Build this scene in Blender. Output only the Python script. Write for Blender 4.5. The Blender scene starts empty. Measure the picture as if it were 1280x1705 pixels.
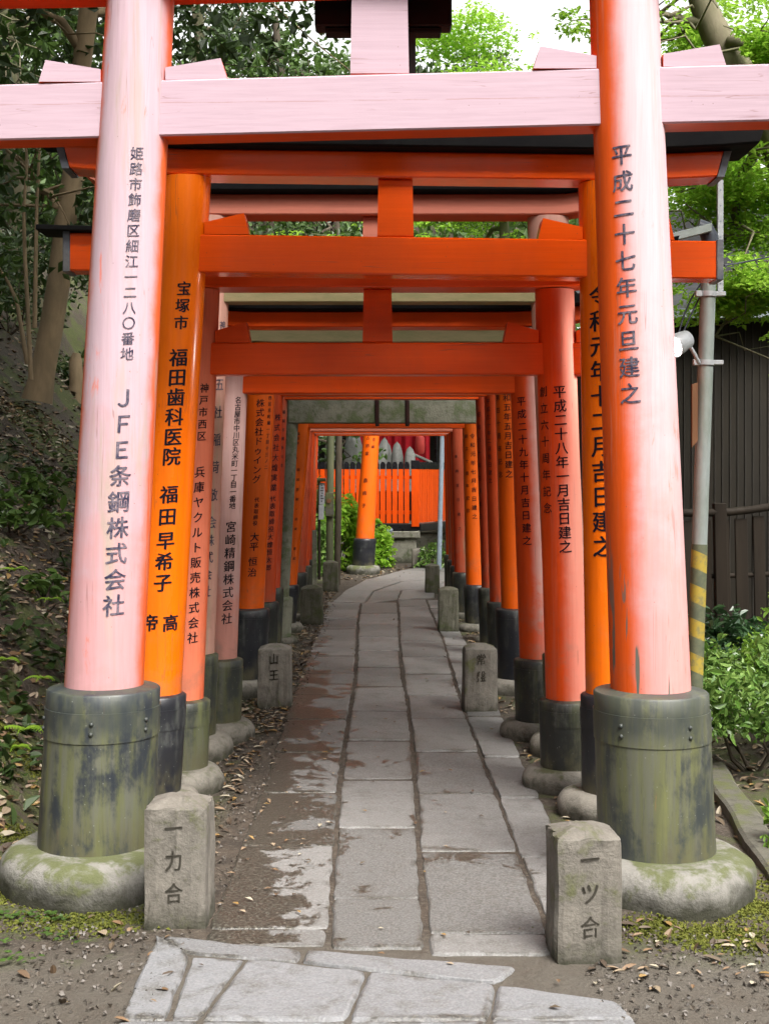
import bpy, bmesh, math, random
import numpy as np
from mathutils import Vector

# ------------------------------------------------------------------ camera, sky, sun, exposure
SC = bpy.context.scene
COL = SC.collection
F, VX, VY, EYE = 2200.0, 632.0, 790.0, 1.5          # focal length, vanishing point (photo pixels), eye height
cam_d = bpy.data.cameras.new('camera'); cam = bpy.data.objects.new('camera', cam_d); COL.objects.link(cam)
cam.location = (0, 0, EYE); cam.rotation_euler = (math.radians(90), 0, 0)
cam_d.sensor_fit = 'VERTICAL'; cam_d.sensor_height = 36; cam_d.sensor_width = 27
cam_d.lens = F/1705*36
cam_d.shift_x = (640-VX)/1705; cam_d.shift_y = -(852.5-VY)/1705
cam_d.clip_start = 0.1; cam_d.clip_end = 2000
SC.camera = cam

SUN_EL, SUN_AZ = math.radians(52), math.radians(150)      # azimuth clockwise from +Y (north): behind the camera, to the right
w = bpy.data.worlds.new('World'); SC.world = w; w.use_nodes = True
nt = w.node_tree; nt.nodes.clear()
sky = nt.nodes.new('ShaderNodeTexSky'); sky.sky_type = 'NISHITA'; sky.sun_disc = False
sky.sun_elevation = SUN_EL; sky.sun_rotation = SUN_AZ
sky.air_density = 1.0; sky.dust_density = 9.0; sky.ozone_density = 1.0
bg = nt.nodes.new('ShaderNodeBackground'); bg.inputs['Strength'].default_value = 0.15
wo = nt.nodes.new('ShaderNodeOutputWorld')
hsv = nt.nodes.new('ShaderNodeHueSaturation'); hsv.inputs['Saturation'].default_value = .28   # thin bright cloud
nt.links.new(sky.outputs[0], hsv.inputs['Color']); tc = nt.nodes.new('ShaderNodeTexCoord'); cn = nt.nodes.new('ShaderNodeTexNoise'); cn.inputs['Scale'].default_value = 2.2; cn.inputs['Detail'].default_value = 6
sx = nt.nodes.new('ShaderNodeSeparateXYZ'); nt.links.new(tc.outputs['Generated'], sx.inputs[0]); nt.links.new(tc.outputs['Generated'], cn.inputs['Vector'])
c1 = nt.nodes.new('ShaderNodeMath'); c1.operation = 'MULTIPLY_ADD'; nt.links.new(sx.outputs[1], c1.inputs[0]); c1.inputs[1].default_value = .6; nt.links.new(cn.outputs['Fac'], c1.inputs[2])
c2 = nt.nodes.new('ShaderNodeMapRange'); c2.interpolation_type = 'SMOOTHSTEP'; nt.links.new(c1.outputs[0], c2.inputs['Value']); c2.inputs['From Min'].default_value = .62; c2.inputs['From Max'].default_value = .95
cm = nt.nodes.new('ShaderNodeMix'); cm.data_type = 'RGBA'; nt.links.new(c2.outputs[0], cm.inputs[0]); nt.links.new(hsv.outputs[0], cm.inputs[6]); cm.inputs[7].default_value = (4.6, 4.65, 4.7, 1)
nt.links.new(cm.outputs[2], bg.inputs[0]); nt.links.new(bg.outputs[0], wo.inputs[0])
sd = bpy.data.lights.new('sun', 'SUN'); sd.energy = 2.0; sd.angle = math.radians(28); sd.color = (1, .965, .91)
sun = bpy.data.objects.new('sun', sd); COL.objects.link(sun)
sdir = Vector((math.sin(SUN_AZ)*math.cos(SUN_EL), math.cos(SUN_AZ)*math.cos(SUN_EL), math.sin(SUN_EL)))
sun.rotation_euler = sdir.to_track_quat('Z', 'Y').to_euler()
SC.view_settings.view_transform = 'Standard'; SC.view_settings.look = 'None'
SC.view_settings.exposure = 1.15; SC.view_settings.gamma = 1.0; SC.view_settings.use_curve_mapping = False
SC.render.engine = 'CYCLES'
SC.cycles.use_denoising = True
SC.cycles.max_bounces = 6; SC.cycles.diffuse_bounces = 4; SC.cycles.glossy_bounces = 3; SC.cycles.transmission_bounces = 4

RNG = np.random.default_rng(7)
random.seed(5)

def at(px, py, Y):
    """photo pixel at distance Y -> world point"""
    return np.array([(px-VX)*Y/F, Y, EYE-(py-VY)*Y/F])
def onground(px, py, z=0.0):
    Y = F*(EYE-z)/(py-VY)
    return np.array([(px-VX)*Y/F, Y, z])

# ------------------------------------------------------------------ materials
def new_mat(name):
    m = bpy.data.materials.new(name); m.use_nodes = True
    t = m.node_tree; b = t.nodes['Principled BSDF']
    return m, t, b
class NB:
    """small node builder"""
    def __init__(s, t): s.t = t
    def n(s, typ, **kw):
        x = s.t.nodes.new(typ)
        for k, v in kw.items(): setattr(x, k, v)
        return x
    def link(s, a, b): s.t.links.new(a, b)
    def put(s, sock, v):
        if isinstance(v, bpy.types.NodeSocket): s.link(v, sock)
        else: sock.default_value = v
    def geo(s, what='Position'):
        if not hasattr(s, 'g'): s.g = s.n('ShaderNodeNewGeometry')
        return s.g.outputs[what]
    def mapv(s, vec, scale=(1,1,1), loc=(0,0,0), rot=(0,0,0)):
        x = s.n('ShaderNodeMapping'); s.link(vec, x.inputs[0])
        x.inputs['Scale'].default_value = scale; x.inputs['Location'].default_value = loc; x.inputs['Rotation'].default_value = rot
        return x.outputs[0]
    def noise(s, vec, scale, detail=4, rough=.55, dist=0.0):
        x = s.n('ShaderNodeTexNoise'); s.link(vec, x.inputs['Vector'])
        x.inputs['Scale'].default_value = scale; x.inputs['Detail'].default_value = detail
        x.inputs['Roughness'].default_value = rough; x.inputs['Distortion'].default_value = dist
        return x.outputs['Fac']
    def vor(s, vec, scale, feature='F1', out='Distance'):
        x = s.n('ShaderNodeTexVoronoi', feature=feature); s.link(vec, x.inputs['Vector']); x.inputs['Scale'].default_value = scale
        return x.outputs[out]
    def ramp(s, v, lo, hi, a=0.0, b=1.0, smooth=True):
        x = s.n('ShaderNodeMapRange'); x.interpolation_type = 'SMOOTHSTEP' if smooth else 'LINEAR'
        s.put(x.inputs['Value'], v)
        for i, q in (('From Min', lo), ('From Max', hi), ('To Min', a), ('To Max', b)): x.inputs[i].default_value = q
        return x.outputs[0]
    def math(s, op, a, b=0.0, c=None):
        x = s.n('ShaderNodeMath', operation=op); s.put(x.inputs[0], a); s.put(x.inputs[1], b)
        if c is not None: s.put(x.inputs[2], c)
        return x.outputs[0]
    def dot(s, v, d):
        x = s.n('ShaderNodeVectorMath', operation='DOT_PRODUCT'); s.link(v, x.inputs[0]); x.inputs[1].default_value = d
        return x.outputs['Value']
    def sep(s, v):
        x = s.n('ShaderNodeSeparateXYZ'); s.link(v, x.inputs[0]); return x.outputs
    def mix(s, f, a, b, mode='MIX'):
        x = s.n('ShaderNodeMix', data_type='RGBA', blend_type=mode)
        s.put(x.inputs[0], f)
        for sock, v in ((x.inputs[6], a), (x.inputs[7], b)):
            if isinstance(v, bpy.types.NodeSocket): s.link(v, sock)
            else: sock.default_value = (v[0], v[1], v[2], 1)
        return x.outputs[2]
    def bump(s, h, strength=.3, dist=.01):
        x = s.n('ShaderNodeBump'); s.link(h, x.inputs['Height']); x.inputs['Strength'].default_value = strength; x.inputs['Distance'].default_value = dist
        return x.outputs[0]

def off(seed): return (seed*3.71 % 17, seed*7.13 % 19, seed*1.37 % 13)

def paint(name, base, faded=(.62,.42,.42), direction=(0,-1,0), lo=.1, hi=.7, amount=1.0, noise=.35, rough=.45, coat=0.0,
          low=None, bare=None, bare_amt=0.0, cracks=False, seed=1, grain='z', seam=None, spec=.22, streak=.0):
    """vermilion torii paint: chalky fading with sky sheen painted in by facing, blotches, wear at the foot, fine vertical grain"""
    m, t, b = new_mat(name); n = NB(t)
    P = n.mapv(n.geo('Position'), loc=off(seed)); Nn = n.geo('Normal')
    big = n.noise(n.mapv(P, (3.2, 3.2, 1.1)), 1.0, 5, .6)
    fine = n.noise(n.mapv(P, (60, 60, 3.0) if grain == 'z' else (2.5, 60, 70)), 1.0, 3, .6)
    blot = n.noise(P, 7.0, 6, .65, .4)
    d = n.dot(Nn, Vector(direction).normalized())  # paler where the surface faces the open sky: sheen mixed in with fading
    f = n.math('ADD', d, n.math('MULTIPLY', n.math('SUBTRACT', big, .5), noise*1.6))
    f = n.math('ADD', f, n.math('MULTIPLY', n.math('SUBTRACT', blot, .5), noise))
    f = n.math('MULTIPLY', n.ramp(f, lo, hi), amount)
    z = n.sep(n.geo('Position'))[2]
    if low is not None:            # less fading and sheen low down
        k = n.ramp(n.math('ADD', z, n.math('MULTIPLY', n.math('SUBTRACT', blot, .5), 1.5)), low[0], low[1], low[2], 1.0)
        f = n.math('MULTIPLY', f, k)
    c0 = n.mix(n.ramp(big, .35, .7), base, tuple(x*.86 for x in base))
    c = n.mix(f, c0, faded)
    c = n.mix(n.ramp(fine, .25, .8, 0, .16), c, tuple(x*.55 for x in faded), 'MULTIPLY')
    if bare is not None:
        g = n.noise(n.mapv(P, (9, 9, 1.2)), 1.0, 5, .62, .3)
        c = n.mix(n.ramp(g, .62-bare_amt, .80-bare_amt*.8), c, bare)
    if streak:
        g = n.noise(n.mapv(P, (22, 22, .9)), 1.0, 6, .68, .15)
        c = n.mix(n.ramp(g, .52, .72, 0, streak), c, (.36,.27,.23))
        g2 = n.noise(n.mapv(P, (13, 13, 3.4)), 1.0, 6, .7, .5)
        c = n.mix(n.ramp(g2, .60, .70, 0, streak), c, tuple(q*.95 for q in base))
    hl_ = n.noise(n.mapv(P, (26, 26, .42) if grain == 'z' else (.5, 30, 30)), 1.0, 2, .5)
    hk = n.ramp(n.math('ABSOLUTE', n.math('SUBTRACT', hl_, .5)), .0025, .0065, .42, 0)
    c = n.mix(n.math('MULTIPLY', hk, n.ramp(n.noise(P, 3.1, 3, .6), .48, .62)), c, (.16,.07,.05))
    if cracks:
        g = n.noise(n.mapv(P, (34, 34, 2.4)), 1.0, 3, .5, .2)
        k = n.math('MULTIPLY', n.ramp(g, .625, .655), n.ramp(z, .78, 1.75, 1, 0))
        c = n.mix(k, c, (.12, .12, .10))
    if seam is not None:
        g = n.math('ABSOLUTE', n.math('SUBTRACT', n.math('ADD', z, n.math('MULTIPLY', n.math('SUBTRACT', big, .5), .012)), seam))
        c = n.mix(n.math('MULTIPLY', n.ramp(g, .0012, .0030, .55, 0), n.ramp(blot, .35, .6)), c, (.30, .17, .17))
        sc = n.noise(n.mapv(P, (5, 40, 40)), 1.0, 4, .6, .5)
        c = n.mix(n.ramp(sc, .66, .72, 0, .22), c, (.45, .30, .32))
    spots = n.vor(P, 23.0)
    c = n.mix(n.ramp(spots, .035, .06, .5, 0), c, (.10, .06, .05))
    # dirt splashed up at the foot
    c = n.mix(n.math('MULTIPLY', n.ramp(z, .45, 1.05, .45, 0), n.ramp(blot, .45, .7)), c, (.20, .13, .09))
    n.link(c, b.inputs['Base Color'])
    n.put(b.inputs['Roughness'], n.ramp(n.math('ADD', f, n.math('MULTIPLY', n.math('SUBTRACT', big, .5), .6)), 0, 1, rough, min(.85, rough+.3)))
    b.inputs['Specular IOR Level'].default_value = spec
    b.inputs['Coat Weight'].default_value = coat; b.inputs['Coat Roughness'].default_value = .16
    n.link(n.bump(n.math('ADD', fine, n.math('MULTIPLY', blot, .8)), .16, .004), b.inputs['Normal'])
    return m

def simple(name, base, rough=.6, var=.35, scale=6, stretch=(1,1,1), alt=None, metallic=0.0, bump=.15, seed=2, emit=None):
    m, t, b = new_mat(name); n = NB(t)
    P = n.mapv(n.geo('Position'), stretch, off(seed))
    a = n.noise(P, scale, 6, .62, .3); c = n.noise(P, scale*6.5, 4, .6)
    alt = alt or tuple(x*(1-var) for x in base)
    col = n.mix(n.ramp(a, .35, .68), base, alt)
    col = n.mix(n.ramp(c, .3, .75, 0, .35), col, tuple(x*.6 for x in base))
    n.link(col, b.inputs['Base Color']); b.inputs['Metallic'].default_value = metallic
    n.put(b.inputs['Roughness'], n.ramp(a, .3, .7, rough*.85, min(1, rough*1.15)))
    b.inputs['Specular IOR Level'].default_value = .5 if metallic else .06 if name == 'worn_black_cover' else .2
    if bump: n.link(n.bump(n.math('ADD', a, c), bump, .01), b.inputs['Normal'])
    return m

def sleeve_mat(name, base, green, rust, g_amt, seed, rough=.38):
    m, t, b = new_mat(name); n = NB(t)
    P = n.mapv(n.geo('Position'), loc=off(seed))
    st = n.noise(n.mapv(P, (15, 15, 1.3)), 1.0, 6, .65, .1)
    st2 = n.noise(n.mapv(P, (34, 34, 1.5)), 1.0, 5, .65, .05)
    bl = n.noise(n.mapv(P, (6.5, 6.5, 4.2)), 1.0, 9, .72, .12)
    grey = tuple(.45*q+.055 for q in green)
    c = n.mix(n.ramp(n.math('ADD', bl, n.math('MULTIPLY', n.math('SUBTRACT', st, .5), .55)),   .54-g_amt, .74-g_amt), base, n.mix(n.ramp(st2, .40, .62), green, grey))
    c = n.mix(n.ramp(st, .54, .74, 0, .8*min(1, g_amt*4)), c, (green[0]*1.5, green[1]*1.5, green[2]*1.2))
    c = n.mix(n.ramp(n.noise(n.mapv(P, (24, 24, 2.6)), 1.0, 6, .7), .58, .70, 0, .6), c, tuple(x*.9 for x in base))
    c = n.mix(n.ramp(n.noise(n.mapv(P, (14, 14, 2.2)), 1.0, 6, .68), .64, .73, 0, min(.75, g_amt*3.5)), c, rust)
    z = n.sep(n.geo('Position'))[2]
    c = n.mix(n.math('MULTIPLY', n.ramp(z, .12, .34, .8, 0), n.ramp(bl, .4, .6)), c, (.075, .068, .035))
    c = n.mix(n.math('MULTIPLY', n.ramp(z, .54, .62, 0, .75), n.ramp(st, .35, .55)), c, (.035, .042, .040))
    c = n.mix(n.ramp(n.vor(P, 38), .05, .10, .55, 0), c, (.23, .24, .21))
    n.link(c, b.inputs['Base Color'])
    n.put(b.inputs['Roughness'], n.ramp(bl, .3, .7, rough, rough+.25))
    n.link(n.bump(n.math('ADD', bl, st2), .12, .006), b.inputs['Normal'])
    return m

def stone_mat(name, base, moss=(.085,.10,.025), moss_amt=.1, seed=3, dark_foot=True, fine=95, rough=.85, up=.0):
    m, t, b = new_mat(name); n = NB(t)
    P = n.mapv(n.geo('Position'), loc=off(seed)); Nn = n.geo('Normal')
    big = n.noise(P, 4.5, 6, .65, .4); mid = n.noise(P, 14, 6, .68, .3); fi = n.noise(P, fine, 2, .7)
    c = n.mix(n.ramp(big, .35, .65), base, tuple(x*.66 for x in base))
    c = n.mix(n.ramp(mid, .5, .72, 0, .7), c, tuple(x*.45 for x in base))
    c = n.mix(n.ramp(fi, .4, .75, 0, .22), c, tuple(min(1, x*1.4) for x in base))
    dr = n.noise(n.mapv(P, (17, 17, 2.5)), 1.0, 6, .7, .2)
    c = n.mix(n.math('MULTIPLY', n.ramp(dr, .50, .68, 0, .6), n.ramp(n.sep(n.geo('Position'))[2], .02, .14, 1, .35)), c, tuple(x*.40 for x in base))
    nz = n.sep(Nn)[2]
    k = n.math('ADD', n.math('MULTIPLY', nz, up), big)
    c = n.mix(n.ramp(n.math('ADD', n.math('MULTIPLY', mid, .35), n.math('MULTIPLY', k, .8)), .68-moss_amt, .80-moss_amt, 0, .9), c, moss)
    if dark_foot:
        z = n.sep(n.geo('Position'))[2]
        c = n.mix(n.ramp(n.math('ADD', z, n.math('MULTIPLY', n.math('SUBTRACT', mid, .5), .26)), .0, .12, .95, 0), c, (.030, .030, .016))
    n.link(c, b.inputs['Base Color']); b.inputs['Roughness'].default_value = rough
    n.link(n.bump(n.math('ADD', n.math('MULTIPLY', mid, 1.6), n.math('MULTIPLY', fi, .5)), .45, .012), b.inputs['Normal'])
    return m

def leaf_mat(name, a, bcol, trans=.35, rough=.5, spec=.3, dark=.6):
    m, t, b = new_mat(name); n = NB(t)
    r = n.geo('Random Per Island')
    P = n.geo('Position')
    cl = n.noise(P, 1.3, 3, .5)
    c = n.mix(r, a, bcol)
    c = n.mix(n.ramp(cl, .35, .7, 0, .6), c, tuple(x*dark for x in a))
    n.link(c, b.inputs['Base Color']); b.inputs['Roughness'].default_value = rough
    b.inputs['Specular IOR Level'].default_value = spec
    tr = n.n('ShaderNodeBsdfTranslucent'); n.link(c, tr.inputs['Color'])
    mx = n.n('ShaderNodeMixShader'); mx.inputs[0].default_value = trans
    n.link(b.outputs[0], mx.inputs[1]); n.link(tr.outputs[0], mx.inputs[2])
    out = [x for x in t.nodes if x.type == 'OUTPUT_MATERIAL'][0]
    n.link(mx.outputs[0], out.inputs['Surface'])
    return m

def litter_mat(name, cols):
    m, t, b = new_mat(name); n = NB(t)
    r = n.geo('Random Per Island')
    cr = n.n('ShaderNodeValToRGB'); n.link(r, cr.inputs[0]); cr.color_ramp.interpolation = 'CONSTANT'
    el = cr.color_ramp.elements
    while len(el) < len(cols): el.new(.5)
    for i, cc in enumerate(cols):
        el[i].position = i/len(cols); el[i].color = (*cc, 1)
    n.link(cr.outputs[0], b.inputs['Base Color']); b.inputs['Roughness'].default_value = .55
    return m

VER = (.80, .105, .008)
M = {}
M['p1L'] = paint('faded_sheen_vermilion_left', (.70,.11,.02), (.47,.34,.38), (.08,-1,0), .28, .72, 1.0, .42, .5, low=(.9,2.0,.72), streak=.62, bare=(.36,.28,.24), bare_amt=.075, seed=1)
M['p1R'] = paint('faded_sheen_vermilion_right', (.76,.10,.010), (.54,.39,.41), (.58,-.81,0), .22, .84, 1.0, .34, .5, low=(.7,2.2,.62), streak=.5, cracks=True, seed=2)  # pale right, orange left: light from the right put into the colour
M['b1'] = paint('faded_sheen_vermilion_beam', (.72,.075,.008), (.43,.315,.36), (0,-1,.12), .25, .75, 1.0, .25, .5, seed=3, grain='x', seam=2.845)
M['p2'] = paint('glossy_new_vermilion', (.90,.165,.002), (.85,.22,.02), (0,-1,0), .6, 1.3, .3, .3, .26, coat=.3, seed=4)
M['b2'] = paint('glossy_new_vermilion_beam', (.84,.088,.002), (.75,.20,.07), (0,-1,0), .6, 1.4, .12, .35, .2, coat=.35, seed=5, grain='x')
M['p3'] = paint('salmon_vermilion', (.76,.145,.05), (.76,.23,.13), (.25,-1,0), .2, .95, .8, .35, .42, seed=6, low=(.5,1.2,.9))
M['p3R'] = paint('salmon_vermilion_right', (.80,.085,.006), (.72,.29,.22), (.75,-.66,0), .35, 1.0, .85, .35, .42, seed=16, low=(.5,1.2,.9), streak=.15)  # side light painted in, paler towards the right
M['p5R'] = paint('pale_pink_pillar_right', (.76,.085,.010), (.62,.40,.36), (.85,-.53,0), .30, .95, .9, .4, .5, low=(.6,1.0,.4), bare=(.36,.26,.18), bare_amt=.03, seed=18)  # bright right side and dark left painted by facing
M['b3'] = paint('plain_vermilion_beam', (.78,.078,.003), (.70,.17,.06), (0,-1,0), .5, 1.5, .22, .4, .35, coat=.15, seed=7, grain='x')
M['p4'] = paint('cream_weathered_pillar', (.70,.22,.12), (.60,.36,.29), (0,-1,0), -.6, .4, .85, .5, .6, bare=(.46,.40,.26), bare_amt=.10, seed=8)
M['b4'] = paint('weathered_salmon_beam', (.70,.11,.04), (.62,.24,.17), (0,-1,0), .2, 1.0, .8, .4, .5, seed=9, grain='x')
M['b4n'] = simple('bare_olive_wood', (.30,.25,.13), .7, .35, 4, (1,1,6), alt=(.22,.21,.10), seed=9)
M['p5'] = paint('pale_pink_pillar', (.62,.17,.09), (.60,.40,.37), (.55,-.8,0), .2, .9, .95, .5, .5, low=(.6,1.0,.5), bare=(.36,.26,.18), bare_amt=.07, seed=10)
M['p6'] = paint('bright_orange_pillar', (.86,.12,.003), (.78,.19,.04), (.3,-1,0), .5, 1.3, .4, .3, .3, coat=.3, seed=11)
M['p7'] = paint('dull_red_pillar', (.60,.055,.006), (.62,.16,.07), (.2,-1,0), .3, 1.2, .4, .55, .45, bare=(.25,.08,.06), bare_amt=.04, seed=12)
M['p8'] = paint('streaked_red_pillar', (.50,.045,.010), (.55,.14,.07), (.2,-1,0), .3, 1.1, .5, .6, .5, bare=(.27,.15,.09), bare_amt=.09, seed=13)
M['moss'] = stone_mat('mossy_grey_timber', (.20,.20,.15), (.085,.11,.045), .12, 14, dark_foot=False, fine=60)
M['shrine'] = simple('shrine_vermilion', (.70,.072,.003), .4, .18, 3, (3,3,.6), seed=15, bump=.05)
M['black'] = simple('black_lacquer', (.012,.012,.014), .3, .3, 5, seed=16, bump=.04)
M['blackw'] = simple('worn_black_cover', (.007,.007,.008), .7, .4, 4, seed=17, bump=.1, alt=(.012,.012,.012))
M['greycap'] = simple('grey_metal_cap', (.10,.115,.14), .45, .3, 8, seed=18, alt=(.2,.2,.2))
M['ink'] = simple('black_lettering', (.010,.010,.018), .35, .2, 20, seed=19, bump=0)
M['ink_old'] = simple('worn_dark_lettering', (.030,.030,.060), .45, .3, 38, seed=20, bump=0, alt=(.20,.165,.19))
M['s1'] = sleeve_mat('mossy_black_sleeve', (.022,.027,.033), (.092,.098,.042), (.20,.10,.03), .15, 21)
M['s1b'] = sleeve_mat('mossy_black_sleeve_right', (.034,.040,.040), (.10,.105,.048), (.26,.11,.03), .19, 27)
M['s2'] = sleeve_mat('new_black_sleeve', (.012,.013,.017), (.03,.035,.03), (.05,.04,.03), .04, 22, .3)
M['s3'] = sleeve_mat('worn_black_sleeve', (.03,.034,.03), (.075,.085,.03), (.20,.13,.02), .17, 23)
M['s4'] = sleeve_mat('dark_old_sleeve', (.02,.022,.02), (.05,.056,.025), (.06,.05,.03), .10, 24)
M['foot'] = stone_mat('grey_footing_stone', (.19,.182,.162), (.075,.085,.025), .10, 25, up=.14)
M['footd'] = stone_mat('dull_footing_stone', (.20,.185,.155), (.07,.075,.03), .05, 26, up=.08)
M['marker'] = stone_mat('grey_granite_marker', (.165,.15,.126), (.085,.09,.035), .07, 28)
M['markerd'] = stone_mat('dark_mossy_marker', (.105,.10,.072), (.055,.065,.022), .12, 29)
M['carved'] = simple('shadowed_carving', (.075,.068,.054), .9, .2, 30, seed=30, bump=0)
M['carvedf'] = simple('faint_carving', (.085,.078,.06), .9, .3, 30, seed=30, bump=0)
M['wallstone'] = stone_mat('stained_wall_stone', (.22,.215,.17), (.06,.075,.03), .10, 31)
M['otsuka'] = stone_mat('grey_mound_stone', (.22,.225,.215), (.12,.14,.10), .04, 32, dark_foot=False, fine=40)
M['galv'] = simple('galvanised_steel', (.30,.34,.33), .45, .35, 7, (1,1,.4), alt=(.20,.235,.20), metallic=.25, seed=33)
M['galvl'] = simple('light_galvanised_steel', (.42,.44,.45), .4, .2, 9, metallic=.3, seed=34)
M['greypipe'] = simple('grey_plastic_pipe', (.22,.27,.32), .5, .2, 9, seed=35)
M['siding'] = simple('dark_board_siding', (.016,.0135,.010), .75, .35, 2.2, (1,1,.25), alt=(.026,.022,.016), seed=36)
M['seam'] = simple('pale_batten_edge', (.05,.046,.04), .6, .2, 4, seed=37)
M['darkroof'] = simple('dark_roof_board', (.035,.036,.038), .6, .3, 3, seed=38)
M['tin'] = simple('light_tin_edge', (.36,.40,.45), .45, .25, 5, seed=39)
M['fence'] = simple('dark_brown_board', (.018,.0125,.0075), .75, .35, 5, (1,1,.15), seed=40)
M['bark'] = simple('tan_smooth_bark', (.30,.22,.13), .85, .45, 3.5, (1,1,.4), alt=(.19,.145,.09), bump=.4, seed=41)
M['barkd'] = simple('dark_grey_bark', (.085,.07,.05), .9, .5, 6, (1,1,.25), bump=.5, seed=42)
M['barkg'] = simple('grey_green_bark', (.19,.165,.11), .85, .4, 5, (1,1,.4), alt=(.11,.12,.06), bump=.35, seed=43)
M['bamboo'] = simple('weathered_green_post', (.13,.135,.075), .6, .35, 4, (1,1,.3), alt=(.08,.09,.05), seed=44)
M['polecap'] = simple('dark_plastic_cap', (.045,.052,.065), .4, .2, 9, seed=35)
M['strapd'] = simple('dark_strap_wood', (.035,.012,.010), .6, .3, 9, seed=50)
M['red'] = simple('red_cloth', (.42,.01,.02), .8, .3, 4, (4,4,.5), seed=45)
M['white'] = simple('white_board', (.62,.64,.68), .5, .1, 4, seed=46, bump=0)
M['signred'] = simple('red_sign_paint', (.62,.07,.06), .5, .2, 4, seed=47, bump=0)
M['wood'] = simple('weathered_brown_wood', (.20,.10,.05), .75, .4, 6, (1,1,.2), seed=48)
M['concrete'] = stone_mat('mossy_concrete_kerb', (.105,.10,.078), (.085,.095,.03), .13, 49, dark_foot=False)
M['leafdark'] = leaf_mat('dark_evergreen_leaf', (.030,.060,.014), (.055,.10,.020), .25, .42, .5)
M['leafmid'] = leaf_mat('mid_green_leaf', (.05,.10,.018), (.09,.16,.03), .35, .45, .4)
M['maple'] = leaf_mat('bright_maple_leaf', (.27,.50,.045), (.40,.60,.08), .55, .55, .25, .8)
M['shrub'] = leaf_mat('glossy_shrub_leaf', (.085,.19,.03), (.25,.38,.10), .3, .26, .5, .7)
M['shrubd'] = leaf_mat('dark_glossy_shrub_leaf', (.020,.055,.018), (.045,.10,.035), .2, .32, .6)
M['fern'] = leaf_mat('fern_frond_leaf', (.24,.42,.035), (.32,.50,.05), .4, .5, .3, .85)
M['azalea'] = leaf_mat('fresh_green_shoot', (.14,.28,.03), (.22,.36,.05), .4, .5, .3, .7)
M['litter'] = litter_mat('dry_leaf_litter', [(.20,.14,.085),(.11,.07,.04),(.28,.22,.15),(.06,.042,.028),(.15,.09,.045),(.34,.30,.22),(.09,.065,.04),(.24,.15,.05)])
M['grit'] = litter_mat('pale_grit', [(.11,.095,.08),(.08,.065,.05),(.15,.135,.12),(.045,.038,.03)])

# yellow and black hazard stripes wound round a pole
def hazard():
    m, t, b = new_mat('hazard_stripe_wrap'); n = NB(t)
    P = n.geo('Position'); s = n.sep(P)
    v = n.math('ADD', s[2], n.math('MULTIPLY', s[0], .45))
    k = n.math('FRACT', n.math('DIVIDE', v, .165))
    st = n.ramp(k, .46, .49, 0, 1)
    wn = n.noise(P, 30, 5, .65)
    c = n.mix(st, (.075,.09,.055), (.33,.245,.03))
    c = n.mix(n.ramp(wn, .42, .66, 0, .7), c, (.12,.125,.07))
    n.link(c, b.inputs['Base Color']); b.inputs['Roughness'].default_value = .6
    return m
M['hazard'] = hazard()

def slab_mat(name, ca, cb, wash=True):
    m, t, b = new_mat(name); n = NB(t)
    P = n.geo('Position'); xyz = n.sep(P); r = n.geo('Random Per Island')
    big = n.noise(P, 2.3, 7, .66, .6); mid = n.noise(P, 9, 7, .7, .5); fi = n.noise(P, 120, 3, .7)
    c = n.mix(r, ca, cb)
    c = n.mix(n.ramp(mid, .46, .72, 0, .8), c, (.075,.07,.058))
    c = n.mix(n.ramp(fi, .35, .75, 0, .5), c, (.30,.30,.30))
    # brown silt washed over the left of the path and lodged along the joints
    at_ = n.n('ShaderNodeAttribute'); at_.attribute_name = 'rim'; rim = at_.outputs['Fac']
    e1 = n.math('ADD', n.math('MULTIPLY', n.math('SUBTRACT', big, .5), 2.0), n.math('MULTIPLY', n.math('SUBTRACT', mid, .5), 1.5))
    lefty = n.math('ADD', n.ramp(xyz[0], -.50, -.10, .50, -.16, False), n.math('MULTIPLY', rim, .16))
    nearm = n.ramp(xyz[1], 7.6, 11.5, 0, -.5)
    nearf = n.ramp(xyz[1], 4.10, 4.16, -1.2, 0) if wash else -1.2
    silt = n.ramp(n.math('ADD', n.math('ADD', e1, lefty), n.math('ADD', nearm, nearf)), .20, .30)
    rm = n.ramp(n.math('ADD', rim, n.math('MULTIPLY', e1, .35)), .93, 1.12, 0, .8)
    patch = n.ramp(n.math('ADD', n.math('MULTIPLY', e1, .8), n.ramp(xyz[0], .1, .45, .0, -.12)), .32, .45, 0, .75)
    silt = n.math('MAXIMUM', n.math('MAXIMUM', silt, patch), rm)
    grit = n.mix(n.ramp(n.noise(P, 95, 5, .82), .47, .61), (.030,.026,.020), (.135,.128,.105))
    c = n.mix(silt, c, grit)
    n.link(c, b.inputs['Base Color'])
    n.put(b.inputs['Roughness'], n.ramp(silt, 0, 1, .62, .30))
    h = n.math('ADD', n.math('MULTIPLY', mid, 1.2), n.math('MULTIPLY', n.noise(P, 55, 4, .7), .7))
    n.link(n.bump(h, .5, .012), b.inputs['Normal'])
    return m
M['slab'] = slab_mat('worn_shaded_slab', (.168,.163,.154), (.082,.079,.072))  # tone lowered to carry the shade inside the tunnel
M['slabn'] = slab_mat('clean_lit_slab', (.172,.176,.184), (.13,.13,.132), False)  # silt-free lighter copy, with the open light at the front in its tone

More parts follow.
